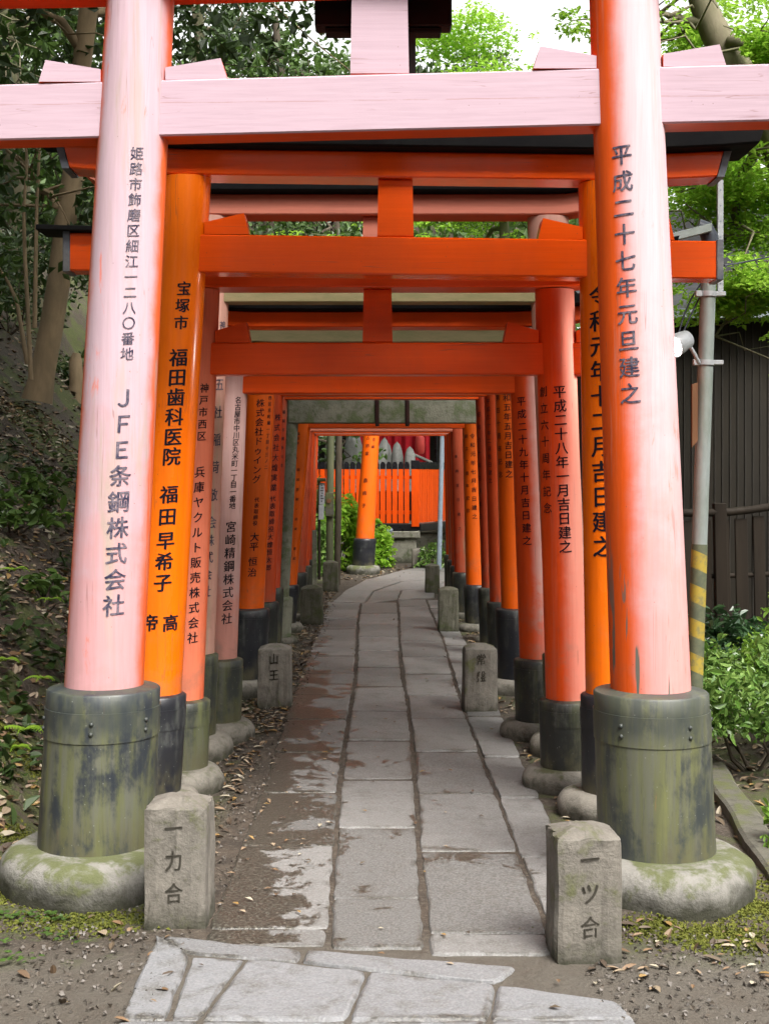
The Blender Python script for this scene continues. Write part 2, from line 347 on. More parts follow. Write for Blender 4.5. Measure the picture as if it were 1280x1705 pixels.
def ground_mat():
    m, t, b = new_mat('earth_moss_and_mulch'); n = NB(t)
    P = n.geo('Position'); xyz = n.sep(P)
    big = n.noise(P, 1.1, 7, .66, .6); mid = n.noise(P, 6.5, 7, .7, .4); fi = n.noise(P, 60, 4, .72)
    c = n.mix(n.ramp(mid, .35, .65), (.060,.044,.030), (.030,.022,.015))
    c = n.mix(n.ramp(fi, .48, .68, 0, .8), c, (.125,.105,.08))
    # bare trodden earth in front of the gates
    bare = n.ramp(xyz[1], 4.3, 4.0)
    c = n.mix(n.math('MULTIPLY', bare, n.ramp(mid, .3, .6, .5, 1)), c, (.088,.076,.060))
    # moss: round the footings, on the bank
    ax = n.math('ABSOLUTE', xyz[0])
    side = n.math('MULTIPLY', n.ramp(ax, .62, .82), n.math('MULTIPLY', n.ramp(xyz[1], 3.9, 4.3), n.ramp(xyz[0], -1.3, -1.7, .8, 1)))
    ms = n.ramp(n.math('ADD', big, n.math('MULTIPLY', n.math('SUBTRACT', mid, .5), .7)), .46, .56)
    mosscol = n.mix(n.ramp(fi, .35, .65), (.085,.10,.022), (.035,.045,.012))
    c = n.mix(n.math('MULTIPLY', side, ms), c, mosscol)
    n.link(c, b.inputs['Base Color']); b.inputs['Roughness'].default_value = .85
    n.link(n.bump(n.math('ADD', mid, n.math('MULTIPLY', fi, .6)), .8, .03), b.inputs['Normal'])
    return m
M['ground'] = ground_mat()

def glass_water():
    m, t, b = new_mat('trickling_water'); n = NB(t)
    P = n.geo('Position')
    b.inputs['Base Color'].default_value = (.03,.024,.018,1); b.inputs['Roughness'].default_value = .06
    n.link(n.bump(n.noise(P, 75, 4, .65, .6), .9, .02), b.inputs['Normal'])
    return m
M['water'] = glass_water()
def lamp_mat():
    m, t, b = new_mat('lit_lamp_lens')
    b.inputs['Base Color'].default_value = (.9,.9,.9,1)
    b.inputs['Emission Color'].default_value = (1,.98,.93,1); b.inputs['Emission Strength'].default_value = 30
    return m
M['lamp'] = lamp_mat()

# ------------------------------------------------------------------ mesh helpers
class MB:
    def __init__(s): s.attr = []; s.V = []; s.Fc = []; s.mi = []; s.sm = []; s.n = 0
    def add(s, V, Fs, mi=0, smooth=False):
        V = np.asarray(V, float).reshape(-1, 3); s.V.append(V)
        for f in Fs: s.Fc.append(tuple(int(i)+s.n for i in f)); s.mi.append(mi); s.sm.append(smooth)
        s.n += len(V); return s
    def beam(s, st, ch=.006, mi=0, slant0=0, slant1=0):
        """stations (x, y, zbottom, ztop, depth): a chamfered bar along x"""
        V = []
        k = len(st)
        for i, (x, y, zb, zt, d) in enumerate(st):
            h = d/2; zm = (zb+zt)/2
            sl = slant0 if i == 0 else slant1 if i == k-1 else 0
            pts = [(-h+ch, zb), (h-ch, zb), (h, zb+ch), (h, zt-ch), (h-ch, zt), (-h+ch, zt), (-h, zt-ch), (-h, zb+ch)]
            for py, pz in pts: V.append((x+sl*(pz-zm), y+py, pz))
        Fs = []
        for i in range(k-1):
            for j in range(8):
                a = i*8+j; b_ = i*8+(j+1) % 8
                Fs.append((a, a+8, b_+8, b_))
        Fs.append(tuple(range(8))); Fs.append(tuple((k-1)*8+7-j for j in range(8)))
        return s.add(V, Fs, mi)
    def cbox(s, c, size, ch=.004, mi=0, rot=0.0, lean=(0,0)):
        c = np.array(c, float); h = np.array(size, float)/2; ch = min(ch, min(h)*.45)
        V = []; idx = {}
        for sx in (-1, 1):
            for sy in (-1, 1):
                for sz in (-1, 1):
                    for ax in range(3):
                        p = np.array([sx, sy, sz])*h
                        for o in range(3):
                            if o != ax: p[o] -= ch*np.sign(p[o])
                        idx[(sx, sy, sz, ax)] = len(V); V.append(p)
        Fs = []
        def q(l): Fs.append(tuple(l))
        for ax in range(3):
            o1, o2 = [(1, 2), (2, 0), (0, 1)][ax]
            for sg in (-1, 1):
                l = []
                for a, b_ in ((-1, -1), (1, -1), (1, 1), (-1, 1)):
                    k = [0, 0, 0]; k[ax] = sg; k[o1] = a; k[o2] = b_; l.append(idx[(*k, ax)])
                q(l if sg > 0 else l[::-1])
        for ax in range(3):
            o1, o2 = [(1, 2), (2, 0), (0, 1)][ax]
            for a in (-1, 1):
                for b_ in (-1, 1):
                    k0 = [0, 0, 0]; k1 = [0, 0, 0]; k0[ax] = -1; k1[ax] = 1
                    for k in (k0, k1): k[o1] = a; k[o2] = b_
                    l = [idx[(*k0, o1)], idx[(*k1, o1)], idx[(*k1, o2)], idx[(*k0, o2)]]
                    q(l if a*b_ < 0 else l[::-1])
        for sx in (-1, 1):
            for sy in (-1, 1):
                for sz in (-1, 1):
                    l = [idx[(sx, sy, sz, i)] for i in range(3)]
                    q(l if sx*sy*sz > 0 else l[::-1])
        V = np.array(V)
        if rot:
            cs, sn = math.cos(rot), math.sin(rot)
            V = np.stack([V[:, 0]*cs-V[:, 1]*sn, V[:, 0]*sn+V[:, 1]*cs, V[:, 2]], 1)
        V[:, 0] += lean[0]*(V[:, 2]+h[2]); V[:, 1] += lean[1]*(V[:, 2]+h[2])
        return s.add(V+c, Fs, mi)
    def lathe(s, strips, axis, n=40, mi=0, wob=None):
        """strips: lists of (r, z), smooth inside a strip, sharp between; axis(z) -> (x, y)"""
        a = np.linspace(0, 2*math.pi, n, endpoint=False); ca, sa = np.cos(a), np.sin(a)
        for st in strips:
            V = []; k = len(st)
            for r, z in st:
                x, y = axis(z); rr = r*np.ones(n)
                if wob is not None and r > 0: rr = r*(1+wob(a, z))
                V.append(np.stack([x+rr*ca, y+rr*sa, np.full(n, z)], 1))
            Fs = []
            for i in range(k-1):
                for j in range(n):
                    j2 = (j+1) % n
                    Fs.append((i*n+j, i*n+j2, (i+1)*n+j2, (i+1)*n+j))
            s.add(np.concatenate(V), Fs, mi, True)
        return s
    def tube(s, pts, rad, n=8, mi=0, cap=True):
        pts = np.array(pts, float); k = len(pts); rad = np.broadcast_to(np.array(rad, float), (k,))
        V = []; up = np.array([.13, .97, .21])
        for i in range(k):
            t = pts[min(i+1, k-1)]-pts[max(i-1, 0)]; t = t/(np.linalg.norm(t)+1e-9)
            u = np.cross(t, up); u /= np.linalg.norm(u)+1e-9; v = np.cross(t, u)
            a = np.linspace(0, 2*math.pi, n, endpoint=False)
            V.append(pts[i]+rad[i]*(np.outer(np.cos(a), u)+np.outer(np.sin(a), v)))
        Fs = []
        for i in range(k-1):
            for j in range(n):
                j2 = (j+1) % n; Fs.append((i*n+j, (i+1)*n+j, (i+1)*n+j2, i*n+j2))
        s.add(np.concatenate(V), Fs, mi, True)
        if cap:
            s.add(V[0], [tuple(range(n))], mi); s.add(V[-1], [tuple(range(n-1, -1, -1))], mi)
        return s
    def ball(s, c, r, n=8, mi=0):
        st = [(r*math.cos(t)*np.array(1.0), c[2]+r*math.sin(t)) for t in np.linspace(-1.5, 1.5, 5)]
        return s.lathe([st], lambda z: (c[0], c[1]), n, mi)
    def leaves(s, P, size, nrm=None, flat=0.0, aspect=.5, fold=.18, mi=0, rng=None, hang=0.0, rounded=False):
        """one folded rhombic leaf at each point"""
        rng = rng or RNG
        P = np.asarray(P, float); k = len(P)
        if k == 0: return s
        L = size*(.65+.7*rng.random(k))
        d = rng.normal(size=(k, 3)); d[:, 2] *= (1-flat); d[:, 2] -= hang
        d /= np.linalg.norm(d, axis=1)[:, None]+1e-9
        nn = rng.normal(size=(k, 3))*(1-flat)+np.array([0, 0, 1.0])*(flat*2+.3)
        if nrm is not None: nn = nn*(.5)+nrm
        nn -= d*np.sum(nn*d, 1)[:, None]; nn /= np.linalg.norm(nn, axis=1)[:, None]+1e-9
        sd_ = np.cross(d, nn); L = L[:, None]
        b_ = P-d*L*.5; t_ = P+d*L*.5
        l_ = P+sd_*L*aspect*.5+nn*L*fold-d*L*.06; r_ = P-sd_*L*aspect*.5+nn*L*fold-d*L*.06
        if rounded:
            cv = lambda u, w_, f_: P+d*L*u+sd_*L*aspect*w_+nn*L*f_
            curl = .10*rng.random((k, 1))-.02
            V = np.stack([b_, cv(-.28,.36,fold*.7), cv(.05,.5,fold), cv(.33,.30,fold*.6), t_-nn*L*curl, cv(.33,-.30,fold*.6), cv(.05,-.5,fold), cv(-.28,-.36,fold*.7)], 1).reshape(-1, 3)
            o = np.arange(k)*8
            tri = [(0,2,1),(0,3,2),(0,4,3),(0,5,4),(0,6,5),(0,7,6)]
            tri = [(0,4,2),(0,2,1),(2,4,3),(0,7,6),(0,6,4),(4,6,5)]
            return s.add(V, np.concatenate([np.stack([o+a for a in t3], 1) for t3 in tri]).tolist(), mi)
        V = np.stack([b_, l_, t_, r_], 1).reshape(-1, 3)
        base = np.arange(k)*4
        Fs = np.concatenate([np.stack([base, base+2, base+1], 1), np.stack([base, base+3, base+2], 1)])
        return s.add(V, Fs.tolist(), mi)

def mesh_of(name, mb, mats, origin=(0, 0, 0)):
    me = bpy.data.meshes.new(name)
    V = np.concatenate(mb.V)-np.array(origin, float)
    me.from_pydata(V.tolist(), [], mb.Fc)
    me.polygons.foreach_set('material_index', mb.mi); me.polygons.foreach_set('use_smooth', mb.sm)
    for m_ in (mats if isinstance(mats, (list, tuple)) else [mats]): me.materials.append(M[m_] if isinstance(m_, str) else m_)
    if mb.attr:
        me.attributes.new('rim', 'FLOAT', 'POINT').data.foreach_set('value', mb.attr)
    me.update(); return me
def root_loc(o):
    while o.parent is not None: o = o.parent
    return o.location
def obj(name, mb, mats, parent=None, origin=(0, 0, 0)):
    """one mesh object; points are given in world space"""
    org = root_loc(parent) if parent is not None else origin
    o = bpy.data.objects.new(name, mesh_of(name, mb, mats, org)); COL.objects.link(o)
    if parent is not None: o.parent = parent
    else: o.location = origin
    return o
def tag(o, label, cat, group=None, kind=None):
    o['label'] = label; o['category'] = cat
    if group: o['group'] = group
    if kind: o['kind'] = kind
    return o
def thing(name, label, cat, loc, group=None):
    o = bpy.data.objects.new(name, None); COL.objects.link(o); o.location = loc; o.empty_display_size = .2
    return tag(o, label, cat, group)

# ------------------------------------------------------------------ lettering
GLY = {}
def glyph(ch, nib=1.0):
    key = (ch, nib)
    if key in GLY: return GLY[key]
    c = bpy.data.curves.new('t', 'FONT'); c.body = ch; c.resolution_u = 3
    o = bpy.data.objects.new('t', c); COL.objects.link(o)
    dg = bpy.context.evaluated_depsgraph_get()
    me = bpy.data.meshes.new_from_object(o.evaluated_get(dg))
    bm = bmesh.new(); bm.from_mesh(me)
    bmesh.ops.remove_doubles(bm, verts=bm.verts, dist=1e-5)
    for x in (.125, .25, .375, .5, .625, .75, .875):
        bmesh.ops.bisect_plane(bm, geom=bm.verts[:]+bm.edges[:]+bm.faces[:], plane_co=(x, 0, 0), plane_no=(1, 0, 0))
    bm.verts.index_update()
    V = np.array([v.co[:] for v in bm.verts]) if len(bm.verts) else np.zeros((0, 3))
    Fs = [tuple(v.index for v in f.verts) for f in bm.faces]
    bm.free(); bpy.data.objects.remove(o); bpy.data.curves.remove(c); bpy.data.meshes.remove(me)
    if len(V):                       # a slanted brush nib: the stroke drawn again a little to the right
        V = V[:, :2]-np.array([.5, .38]); m_ = len(V); full = ord(ch) > 0x2E80
        if full: Fs = Fs+[tuple(q+m_ for q in f) for f in Fs]+[tuple(q+2*m_ for q in f) for f in Fs]; V = np.concatenate([V-[.022*nib, -.008*nib], V, V+[.022*nib, -.010*nib]])
    GLY[key] = (V, Fs); return GLY[key]

def write_round(text, axis, rad, px0, py0, px1, py1, Y, size, mb, wide=1.0, nib=1.0):
    """a vertical line of characters from photo pixel (px0,py0) to (px1,py1) (first and last centres) round a leaning pillar"""
    k = max(1, len(text)-1)
    for i, ch in enumerate(text):
        if ch in ' \u3000': continue
        t = i/k
        px, py = px0+(px1-px0)*t, py0+(py1-py0)*t
        V, Fs = glyph(ch, nib)
        if not len(V): continue
        z0 = EYE-(py-VY)*Y/F
        ax, ay = axis(z0); r = rad(z0)+.0018
        for _ in range(3):
            th = math.asin(max(-.985, min(.985, ((px-VX)*Y/F-ax)/r)))
            Yf = ay-r*math.cos(th); Xw = (px-VX)*Yf/F
            th = math.asin(max(-.985, min(.985, (Xw-ax)/r)))
        z0 = EYE-(py-VY)*(ay-r*math.cos(th))/F
        h = size*Y/F
        u = V[:, 0]*h*wide; v = V[:, 1]*h+V[:, 0]*h*.07
        zz = z0+v
        a = th+u/r
        axx = np.array([axis(q) for q in zz]); rr = np.array([rad(q) for q in zz])+.0014+.0005*(np.arange(len(zz))*3//len(zz))
        mb.add(np.stack([axx[:, 0]+rr*np.sin(a), axx[:, 1]-rr*np.cos(a), zz], 1), Fs)
def write_flat(text, p0, p1, h, mb, yoff=0.0, jit=.1, rng=random):
    k = max(1, len(text)-1)
    for i, ch in enumerate(text):
        V, Fs = glyph(ch)
        if not len(V): continue
        c = np.array(p0)+(np.array(p1)-np.array(p0))*(i/k)
        mb.add(np.stack([c[0]+V[:, 0]*h*.9, np.full(len(V), c[1]+yoff), c[2]+V[:, 1]*h*1.05+V[:, 0]*h*.08], 1), Fs)

# ------------------------------------------------------------------ terrain
def sm(a, b, x):
    t = np.clip((x-a)/(b-a), 0, 1); return t*t*(3-2*t)
def wobble(x, y, s):
    return (np.sin(x*1.7*s+1.3)*np.cos(y*1.3*s+.4)+.5*np.sin(x*3.9*s+y*2.7*s)+.25*np.sin(x*8.3*s-y*6.1*s+2))*.57
def gz(x, y):
    x = np.asarray(x, float); y = np.asarray(y, float)
    edge = -1.40+.07*wobble(x*.3, y, 1.1)
    s = np.maximum(0, edge-x); rp = sm(4.2, 6.4, y)
    left = np.where(s < 5, 1.12*s, 5.6+.75*(s-5))*rp
    left = np.minimum(left, 18)
    left *= 1-.55*sm(17.5, 19.0, y)*(1-sm(21, 26, y))*(1-sm(2.0, 5.0, s))
    rough = .10*wobble(x, y, 1.5)*sm(.05, 1.2, left)+.05*wobble(x, y, 4.1)*sm(.02, .5, left)
    right = -.06*sm(1.25, 1.6, x)+.035*wobble(x, y, 1.3)*sm(1.5, 2.2, x)
    back = np.maximum(0, y-27.5)*.62; back = np.minimum(back, 16+0*back)*(1-sm(3.5, 9.0, x)*.75)
    soil = .0245*(1-sm(.80, .95, np.abs(x-.09)))*sm(3.0, 3.4, y)*(1-sm(16, 17, y))
    near = soil+.010*wobble(x, y, 3.0)*sm(.75, .95, np.abs(x))*(1-sm(.05, .3, left))
    return np.maximum(left+rough, back)+right+near
def axis_pts(a, b, step, far):
    inner = np.arange(a, b+1e-6, step); o = []
    q, st = b, step
    while q < far: st *= 1.45; q += st; o.append(q)
    lo = []; q, st = a, step
    while q > -far: st *= 1.45; q -= st; lo.append(q)
    return np.concatenate([np.array(lo[::-1]), inner, np.array(o)])
def build_ground():
    xs = axis_pts(-8, 6, .085, 320); ys = axis_pts(2.2, 24, .11, 320)
    X, Y = np.meshgrid(xs, ys); Z = gz(X, Y)
    V = np.stack([X, Y, Z], -1).reshape(-1, 3); nx, ny = len(xs), len(ys)
    i = np.arange(nx*ny).reshape(ny, nx)
    Fs = np.stack([i[:-1, :-1], i[:-1, 1:], i[1:, 1:], i[1:, :-1]], -1).reshape(-1, 4)
    mb = MB(); mb.add(V, Fs.tolist(), 0, True)
    tag(obj('ground', mb, 'ground'), 'brown earth ground with moss, rising to a leafy bank on the left', 'ground', kind='structure')
build_ground()

# ------------------------------------------------------------------ stone path
def slab(mb, poly, z=.032, gap=.010, th=.05, seed=0):
    """poly: four ground corners (x, y); an uneven edged slab with a worn arris"""
    r = np.random.default_rng(seed)
    P = np.array(poly, float); c = P.mean(0)
    out = []
    for i in range(len(P)):
        a, b_ = P[i], P[(i+1) % len(P)]; L = np.linalg.norm(b_-a); k = max(2, int(L/.035))
        d = (b_-a)/L; nn = np.array([-d[1], d[0]])
        if np.dot(nn, c-(a+b_)/2) < 0: nn = -nn
        w_ = r.normal(size=k+1)*.0035; w_ = np.convolve(w_, [.25, .5, .25], 'same')
        lo = gap/L; tt = np.linspace(lo, 1-lo, k, endpoint=False)
        for q, t in enumerate(tt):
            cr = .006 if q == 0 else 0
            out.append(a+(b_-a)*t+nn*(gap*.5+w_[q]+cr))
    O = np.array(out); n = len(O)
    tilt = r.normal(size=2)*.004; dz = r.normal()*.0025
    zt = lambda Q: z+dz+(Q-c)@tilt
    ins = []
    for k_ in (.0, .006, .014):
        d = c-O; d /= np.linalg.norm(d, axis=1)[:, None]; ins.append(O+d*k_)
    V = np.concatenate([np.column_stack([ins[0], np.full(n, z-th)]), np.column_stack([ins[0], zt(ins[0])-.010]),
                        np.column_stack([ins[1], zt(ins[1])-.003]), np.column_stack([ins[2], zt(ins[2])])])
    Fs = []
    for l in range(3):
        for j in range(n):
            j2 = (j+1) % n; Fs.append((l*n+j, l*n+j2, (l+1)*n+j2, (l+1)*n+j))
    V = np.concatenate([V, [[c[0], c[1], z+dz]]])
    for j in range(n): Fs.append((3*n+j, 3*n+(j+1) % n, 4*n))
    ar = sum(O[j][0]*O[(j+1) % n][1]-O[(j+1) % n][0]*O[j][1] for j in range(n))
    if ar < 0: Fs = [f[::-1] for f in Fs]
    mb.attr += [1.0]*(4*n)+[0.0]
    mb.add(V, Fs)
def gy(py): return 3300/(py-VY)
def build_path():
    mb = MB(); sd_ = 100
    xA, xB, xC, xD, xE = -.555, -.168, .158, .525, .735
    def bound(x0, y): return x0+.012*math.sin(y*.9+x0*7)+(.03*(y-4)/10 if x0 > 0 else -.004*(y-4))
    cols = [
        (xA, xB-.004, [1592, 1562, 1422, 1330, 1262, 1207, 1165, 1128, 1098, 1074, 1053, 1036, 1020, 1006]),
        (xB+.004, xC-.004, [1597, 1512, 1390, 1307, 1241, 1191, 1150, 1117, 1090, 1066, 1044, 1026, 1008]),
        (xC+.004, xD-.002, [1606, 1570, 1430, 1333, 1260, 1205, 1165, 1128, 1100, 1074, 1052, 1032, 1015, 1002]),
        (xD+.002, xE, [1540, 1440, 1340, 1270, 1200, 1150, 1110, 1080, 1055, 1035, 1018, 1004])]
    for a, b_, ys in cols:
        for i in range(len(ys)-1):
            y0, y1 = gy(ys[i]), gy(ys[i+1]); g = random.uniform(-.015, .015)
            j0, j1 = random.uniform(-.006, .006), random.uniform(-.006, .006)
            slab(mb, [(bound(a, y0)+j0, y0), (bound(b_, y0)+j1, y0), (bound(b_, y1)+j1*.5, y1+g), (bound(a, y1)-j0*.4, y1+g)], seed=sd_); sd_ += 1
    # where the path swings to the right beyond the gates
    G = lambda px, py: tuple(onground(px, py, .02)[:2])
    far = [[(553,1004),(608,1006),(622,985),(575,984)], [(608,1006),(662,1000),(668,984),(622,985)], [(662,1000),(724,996),(724,980),(668,984)],
           [(575,984),(622,985),(668,969),(610,966)], [(622,985),(724,980),(745,966),(668,969)], [(610,966),(668,969),(745,953),(672,950)],
           [(668,969),(745,966),(760,953),(745,953)], [(672,950),(745,953),(790,945),(705,943)], [(745,966),(724,980),(800,975),(800,958)]]
    for p in far: slab(mb, [G(*q) for q in p], seed=sd_, gap=.014); sd_ += 1
    # paving that crosses in front of the first gate
    near = [[(262,1562),(507,1588),(498,1609),(299,1592)], [(507,1588),(864,1618),(826,1645),(498,1609)],
            [(262,1562),(320,1595),(279,1706),(196,1706)], [(320,1595),(411,1602),(333,1706),(279,1706)], [(411,1602),(613,1623),(578,1706),(333,1706)],
            [(613,1623),(826,1645),(815,1706),(578,1706)], [(826,1645),(1028,1672),(1062,1706),(815,1706)],
            [(196,1706),(333,1706),(270,1800),(140,1800)], [(333,1706),(578,1706),(545,1800),(270,1800)], [(578,1706),(815,1706),(806,1800),(545,1800)], [(815,1706),(1062,1706),(1100,1800),(806,1800)]]
    nb0 = len(mb.Fc)
    for p in near: slab(mb, [G(*q) for q in p], seed=sd_, gap=.009, z=.035); sd_ += 1
    for q in range(nb0, len(mb.Fc)): mb.mi[q] = 1
    tag(obj('stone_path', mb, ['slab', 'slabn']), 'worn grey stone slab path running straight through the gates', 'path', kind='structure')
    # soil and water in the joints
    wb = MB(); ys = np.linspace(4.6, 8.8, 60); V = []
    for y in ys:
        c = bound(-.168, y); hw = .016+.006*math.sin(y*9)+.004*math.sin(y*23)
        V += [(c-hw, y, .0235), (c+hw, y, .0235)]
    wb.add(V, [(2*i, 2*i+1, 2*i+3, 2*i+2) for i in range(len(ys)-1)], 0, True)
    tag(obj('water', wb, 'water'), 'thin trickle of water shining in the left joint of the path', 'water', kind='structure')
build_path()

# ------------------------------------------------------------------ torii gates
GATES = 'torii gates over the path'
def pillar_axis(x0, z0, x1, z1, y):
    k = (x1-x0)/(z1-z0)
    return lambda z: (x0+k*(z-z0), y)
def torii(Y, label, L, R, dia, sleeve, foot, nuki, lintel, strut, mats, texts=(), dY=(0, 0), ext=(.35, .35), wedge=None, roll=0.0,
          sori=.06, capmat='blackw', nmat=None, group=GATES, lmat=None, smat2=None, pmat2=None, rivets=False, ends=None, wedge_on=True, name='torii_gate', lintel_ext=None, n=44):
    """L, R: (px,py of pillar centre high up, px,py low down); dia: (bottom, top) m; sleeve: (top z, radius, bottom z); foot: (radius, height);
    nuki: (z bottom, z top, depth); lintel: (z bottom, z top, depth, cap height, half length)"""
    pm, bm_, sm_, fm, ink = mats
    xl, xr = at(L[2], L[3], Y)[0], at(R[2], R[3], Y)[0]
    root = thing(name, label, 'torii gate', ((xl+xr)/2, Y, 0), group)
    axes = []
    for side, (q, dy) in enumerate(((L, dY[0]), (R, dY[1]))):
        y = Y+dy; hi = at(q[0], q[1], y); lo = at(q[2], q[3], y)
        ax = pillar_axis(lo[0], lo[2], hi[0], hi[2], y); axes.append(ax)
        zt = lintel[0]-.002+roll*(1 if side else -1); zs = sleeve[0]
        rad = lambda z, zb=lo[2], zt_=hi[2]: (dia[0]+(dia[1]-dia[0])*min(1.2, max(-.2, (z-zb)/(zt_-zb))))/2
        mb = MB(); zz = np.linspace(zs-.03, zt, 14)
        mb.lathe([[(rad(z), z) for z in zz]], ax, n)
        mb.lathe([[(rad(zt), zt), (.001, zt)]], ax, n)
        pil = obj('pillar', mb, (pmat2 if (pmat2 and side) else pm), root)
        # sleeve round the foot with its seam band
        zb, sr = sleeve[2], sleeve[1]
        mb = MB(); h = zs-zb; b0, b1 = zs-.055*h/.5, zs-.16*h/.55
        mb.lathe([[(sr*1.02, zb), (sr*1.005, b1)], [(sr*1.005, b1), (sr*1.022, b1)], [(sr*1.022, b1), (sr*1.02, b0)], [(sr*1.02, b0), (sr, b0)], [(sr, b0), (sr, zs-.006), (sr-.006, zs)],
                  [(sr-.006, zs), (rad(zs)*.9, zs+.012)]], ax, n)
        sl = obj('sleeve', mb, (smat2 if (smat2 and side) else sm_), root)
        if rivets:
            zc = (b0+b1)/2
            for a in (-2.55, -1.35, -.35, .6, 1.7):
                for dz in ((.018, -.018) if (int(a*10) % 2) else (.0,)):
                    mb = MB(); cx, cy = ax(zc+dz); aa = a-.2 if not side else a+.25
                    mb.ball((cx+sr*1.022*math.cos(aa), cy+sr*1.022*math.sin(aa), zc+dz), .0085)
                    obj('rivet', mb, 's4', sl)
        # rounded footing stone
        fr, fh = foot; mb = MB(); ph = random.uniform(0, 6)
        cz = fh*.46; prof = [(fr*.93, -.06), (fr*.985, fh*.12)]
        for t in np.linspace(-.35, 1.45, 9): prof.append((fr-fh*.52+fh*.52*math.cos(t), cz+fh*.54*math.sin(t)))
        prof.append((sr*.9, fh*1.0))
        mb.lathe([prof], lambda z, ax=ax: ax(.1), n, wob=lambda a, z, ph=ph: .030*np.sin(2*a+ph)+.018*np.sin(5*a+ph*2+z*9)+.010*np.sin(11*a+z*31)+.006*np.sin(23*a-z*47))
        obj('footing', mb, fm, root)
        k = 0
        for (sd_, text, px0, py0, px1, py1, size) in texts:
            if sd_ != side: continue
            tb = MB(); write_round(text, ax, rad, px0, py0, px1, py1, y, size*(.92 if ink == 'ink_old' else .97), tb, nib=(.9 if size > 30 else .55) if ink == 'ink_old' else (1.25 if size > 24 else .6))
            if tb.n: obj('inscription', tb, ink, pil)
    # tie beam
    zb, zt, d = nuki
    xa, xb = axes[0]((zb+zt)/2)[0], axes[1]((zb+zt)/2)[0]
    ya, yb = Y+dY[0], Y+dY[1]
    e0, e1 = xa-ext[0], xb+ext[1]
    yy = lambda x: ya+(yb-ya)*(x-xa)/(xb-xa)
    rl = lambda x: roll*(2*(x-xa)/(xb-xa)-1)
    mb = MB(); mb.beam([(x, yy(x), zb+rl(x), zt+rl(x), d) for x in (e0, xa, (xa+xb)/2, xb, e1)])
    nk = obj('tie_beam', mb, nmat or bm_, root)
    if ends:
        for x, sg in ((e0, -1), (e1, 1)):
            mb = MB(); mb.cbox((x+sg*.016, yy(x), (zb+zt)/2+rl(x)), (.03, d+.012, zt-zb+.012), .003); obj('end_plate', mb, ends, nk)
        mb = MB(); mb.beam([(e0-.14, yy(e0), zt+rl(e0)+.008, zt+rl(e0)+.03, d*1.5), (xa-.1, yy(xa), zt+rl(xa)+.002, zt+rl(xa)+.022, d*1.5)], .003); obj('cover_board', mb, 'blackw', nk)
    # wedges each side of the pillars
    if wedge_on:
        ww, wh = wedge or (.20, .075)
        for side, ax in enumerate(axes):
            for sg in (-1, 1):
                xs_, _ = ax(zt); r0 = dia[1]/2*.96
                x0 = xs_+sg*r0; x1 = xs_+sg*(r0+ww)
                z0 = zt+rl(x0)+.001
                mb = MB(); dd = d*.5*.94; y_ = yy(x0)
                pts = [(x0, 0), (x1+sg*.025*ww/.2, 0), (x1, wh*1.75), (x0, wh)]
                V = [(px_, y_-dd, z0+pz_) for px_, pz_ in pts]+[(px_, y_+dd, z0+pz_) for px_, pz_ in pts]
                Fs = [(0, 1, 2, 3), (7, 6, 5, 4), (0, 4, 5, 1), (1, 5, 6, 2), (2, 6, 7, 3), (3, 7, 4, 0)]
                if sg < 0: Fs = [f[::-1] for f in Fs]
                mb.add(V, Fs); obj('wedge', mb, bm_, root)
    # centre strut
    if strut:
        cx, sw = strut; mb = MB()
        mb.beam([(cx-sw/2, yy(cx), zt+.001, lintel[0]-.001, d*.8), (cx+sw/2, yy(cx), zt+.001, lintel[0]-.001, d*.8)], .006, slant0=.02, slant1=-.02)
        obj('centre_strut', mb, bm_, root)
    # lintel with upswept ends, black cover on top
    lb, lt, ld, chh, hl = lintel; mx = (xa+xb)/2
    le = lintel_ext or (hl, hl)
    cur = lambda x: sori*(max(0, (abs(x-mx)/hl)-.58)/.42)**2.0
    xs_ = np.linspace(mx-le[0], mx+le[1], 17)
    mb = MB(); mb.beam([(x, yy(x), lb+cur(x)+rl(x), lt+cur(x)+rl(x), ld) for x in xs_], .006, slant0=-.28, slant1=.28)
    li = obj('lintel', mb, lmat or bm_, root)
    xs_ = np.linspace(mx-le[0]-.16, mx+le[1]+.16, 19)
    mb = MB(); mb.beam([(x, yy(x), lt+.002+cur(x)+rl(x), lt+chh+cur(x)*1.15+rl(x), ld+.16) for x in xs_], .008, slant0=-.35, slant1=.35)
    obj('roof_cover', mb, capmat, root)
    if ends:
        for x, sg, i in ((mx-le[0], -1, 0), (mx+le[1], 1, 1)):
            zc = (lb+lt)/2+cur(x)+rl(x); mb = MB()
            mb.beam([(x+sg*.002, yy(x), lb+cur(x)+rl(x)-.006, lt+cur(x)+rl(x)-.002, ld+.014), (x+sg*.032, yy(x), lb+cur(x)+rl(x)-.006, lt+cur(x)+rl(x)-.002, ld+.014)], .003, slant0=sg*.28, slant1=sg*.28)
            obj('end_plate', mb, ends, li)
    return root, axes

zat = lambda py, Y: EYE-(py-VY)*Y/F
# 1 the big faded one in front
Y = 4.8
g1, ax1 = torii(Y, 'largest torii gate, nearest the camera, pale pink faded pillars on mossy green sleeves',
    (234,5,174,1137), (1038,5,1082.5,1150), (.286,.246), (.72,.205,.135), (.345,.155), (2.735,2.938,.13), (3.272,3.42,.24,.12,1.9), (at(632,60,Y)[0], .205),
    ('p1L','b1','s1','foot','ink_old'),
    [(0,'姫路市飾磨区細江一二八〇番地',229,255,212,589,24), (0,'ＪＦＥ条鋼株式会社',207,662,189,1008,40), (1,'平成二十七年元旦建之',1034,257,1049,655,39)],
    dY=(.05,-.03), ext=(.75,.75), wedge=(.2,.045), roll=.012, sori=.03, rivets=True, smat2='s1b', pmat2='p1R', n=64)
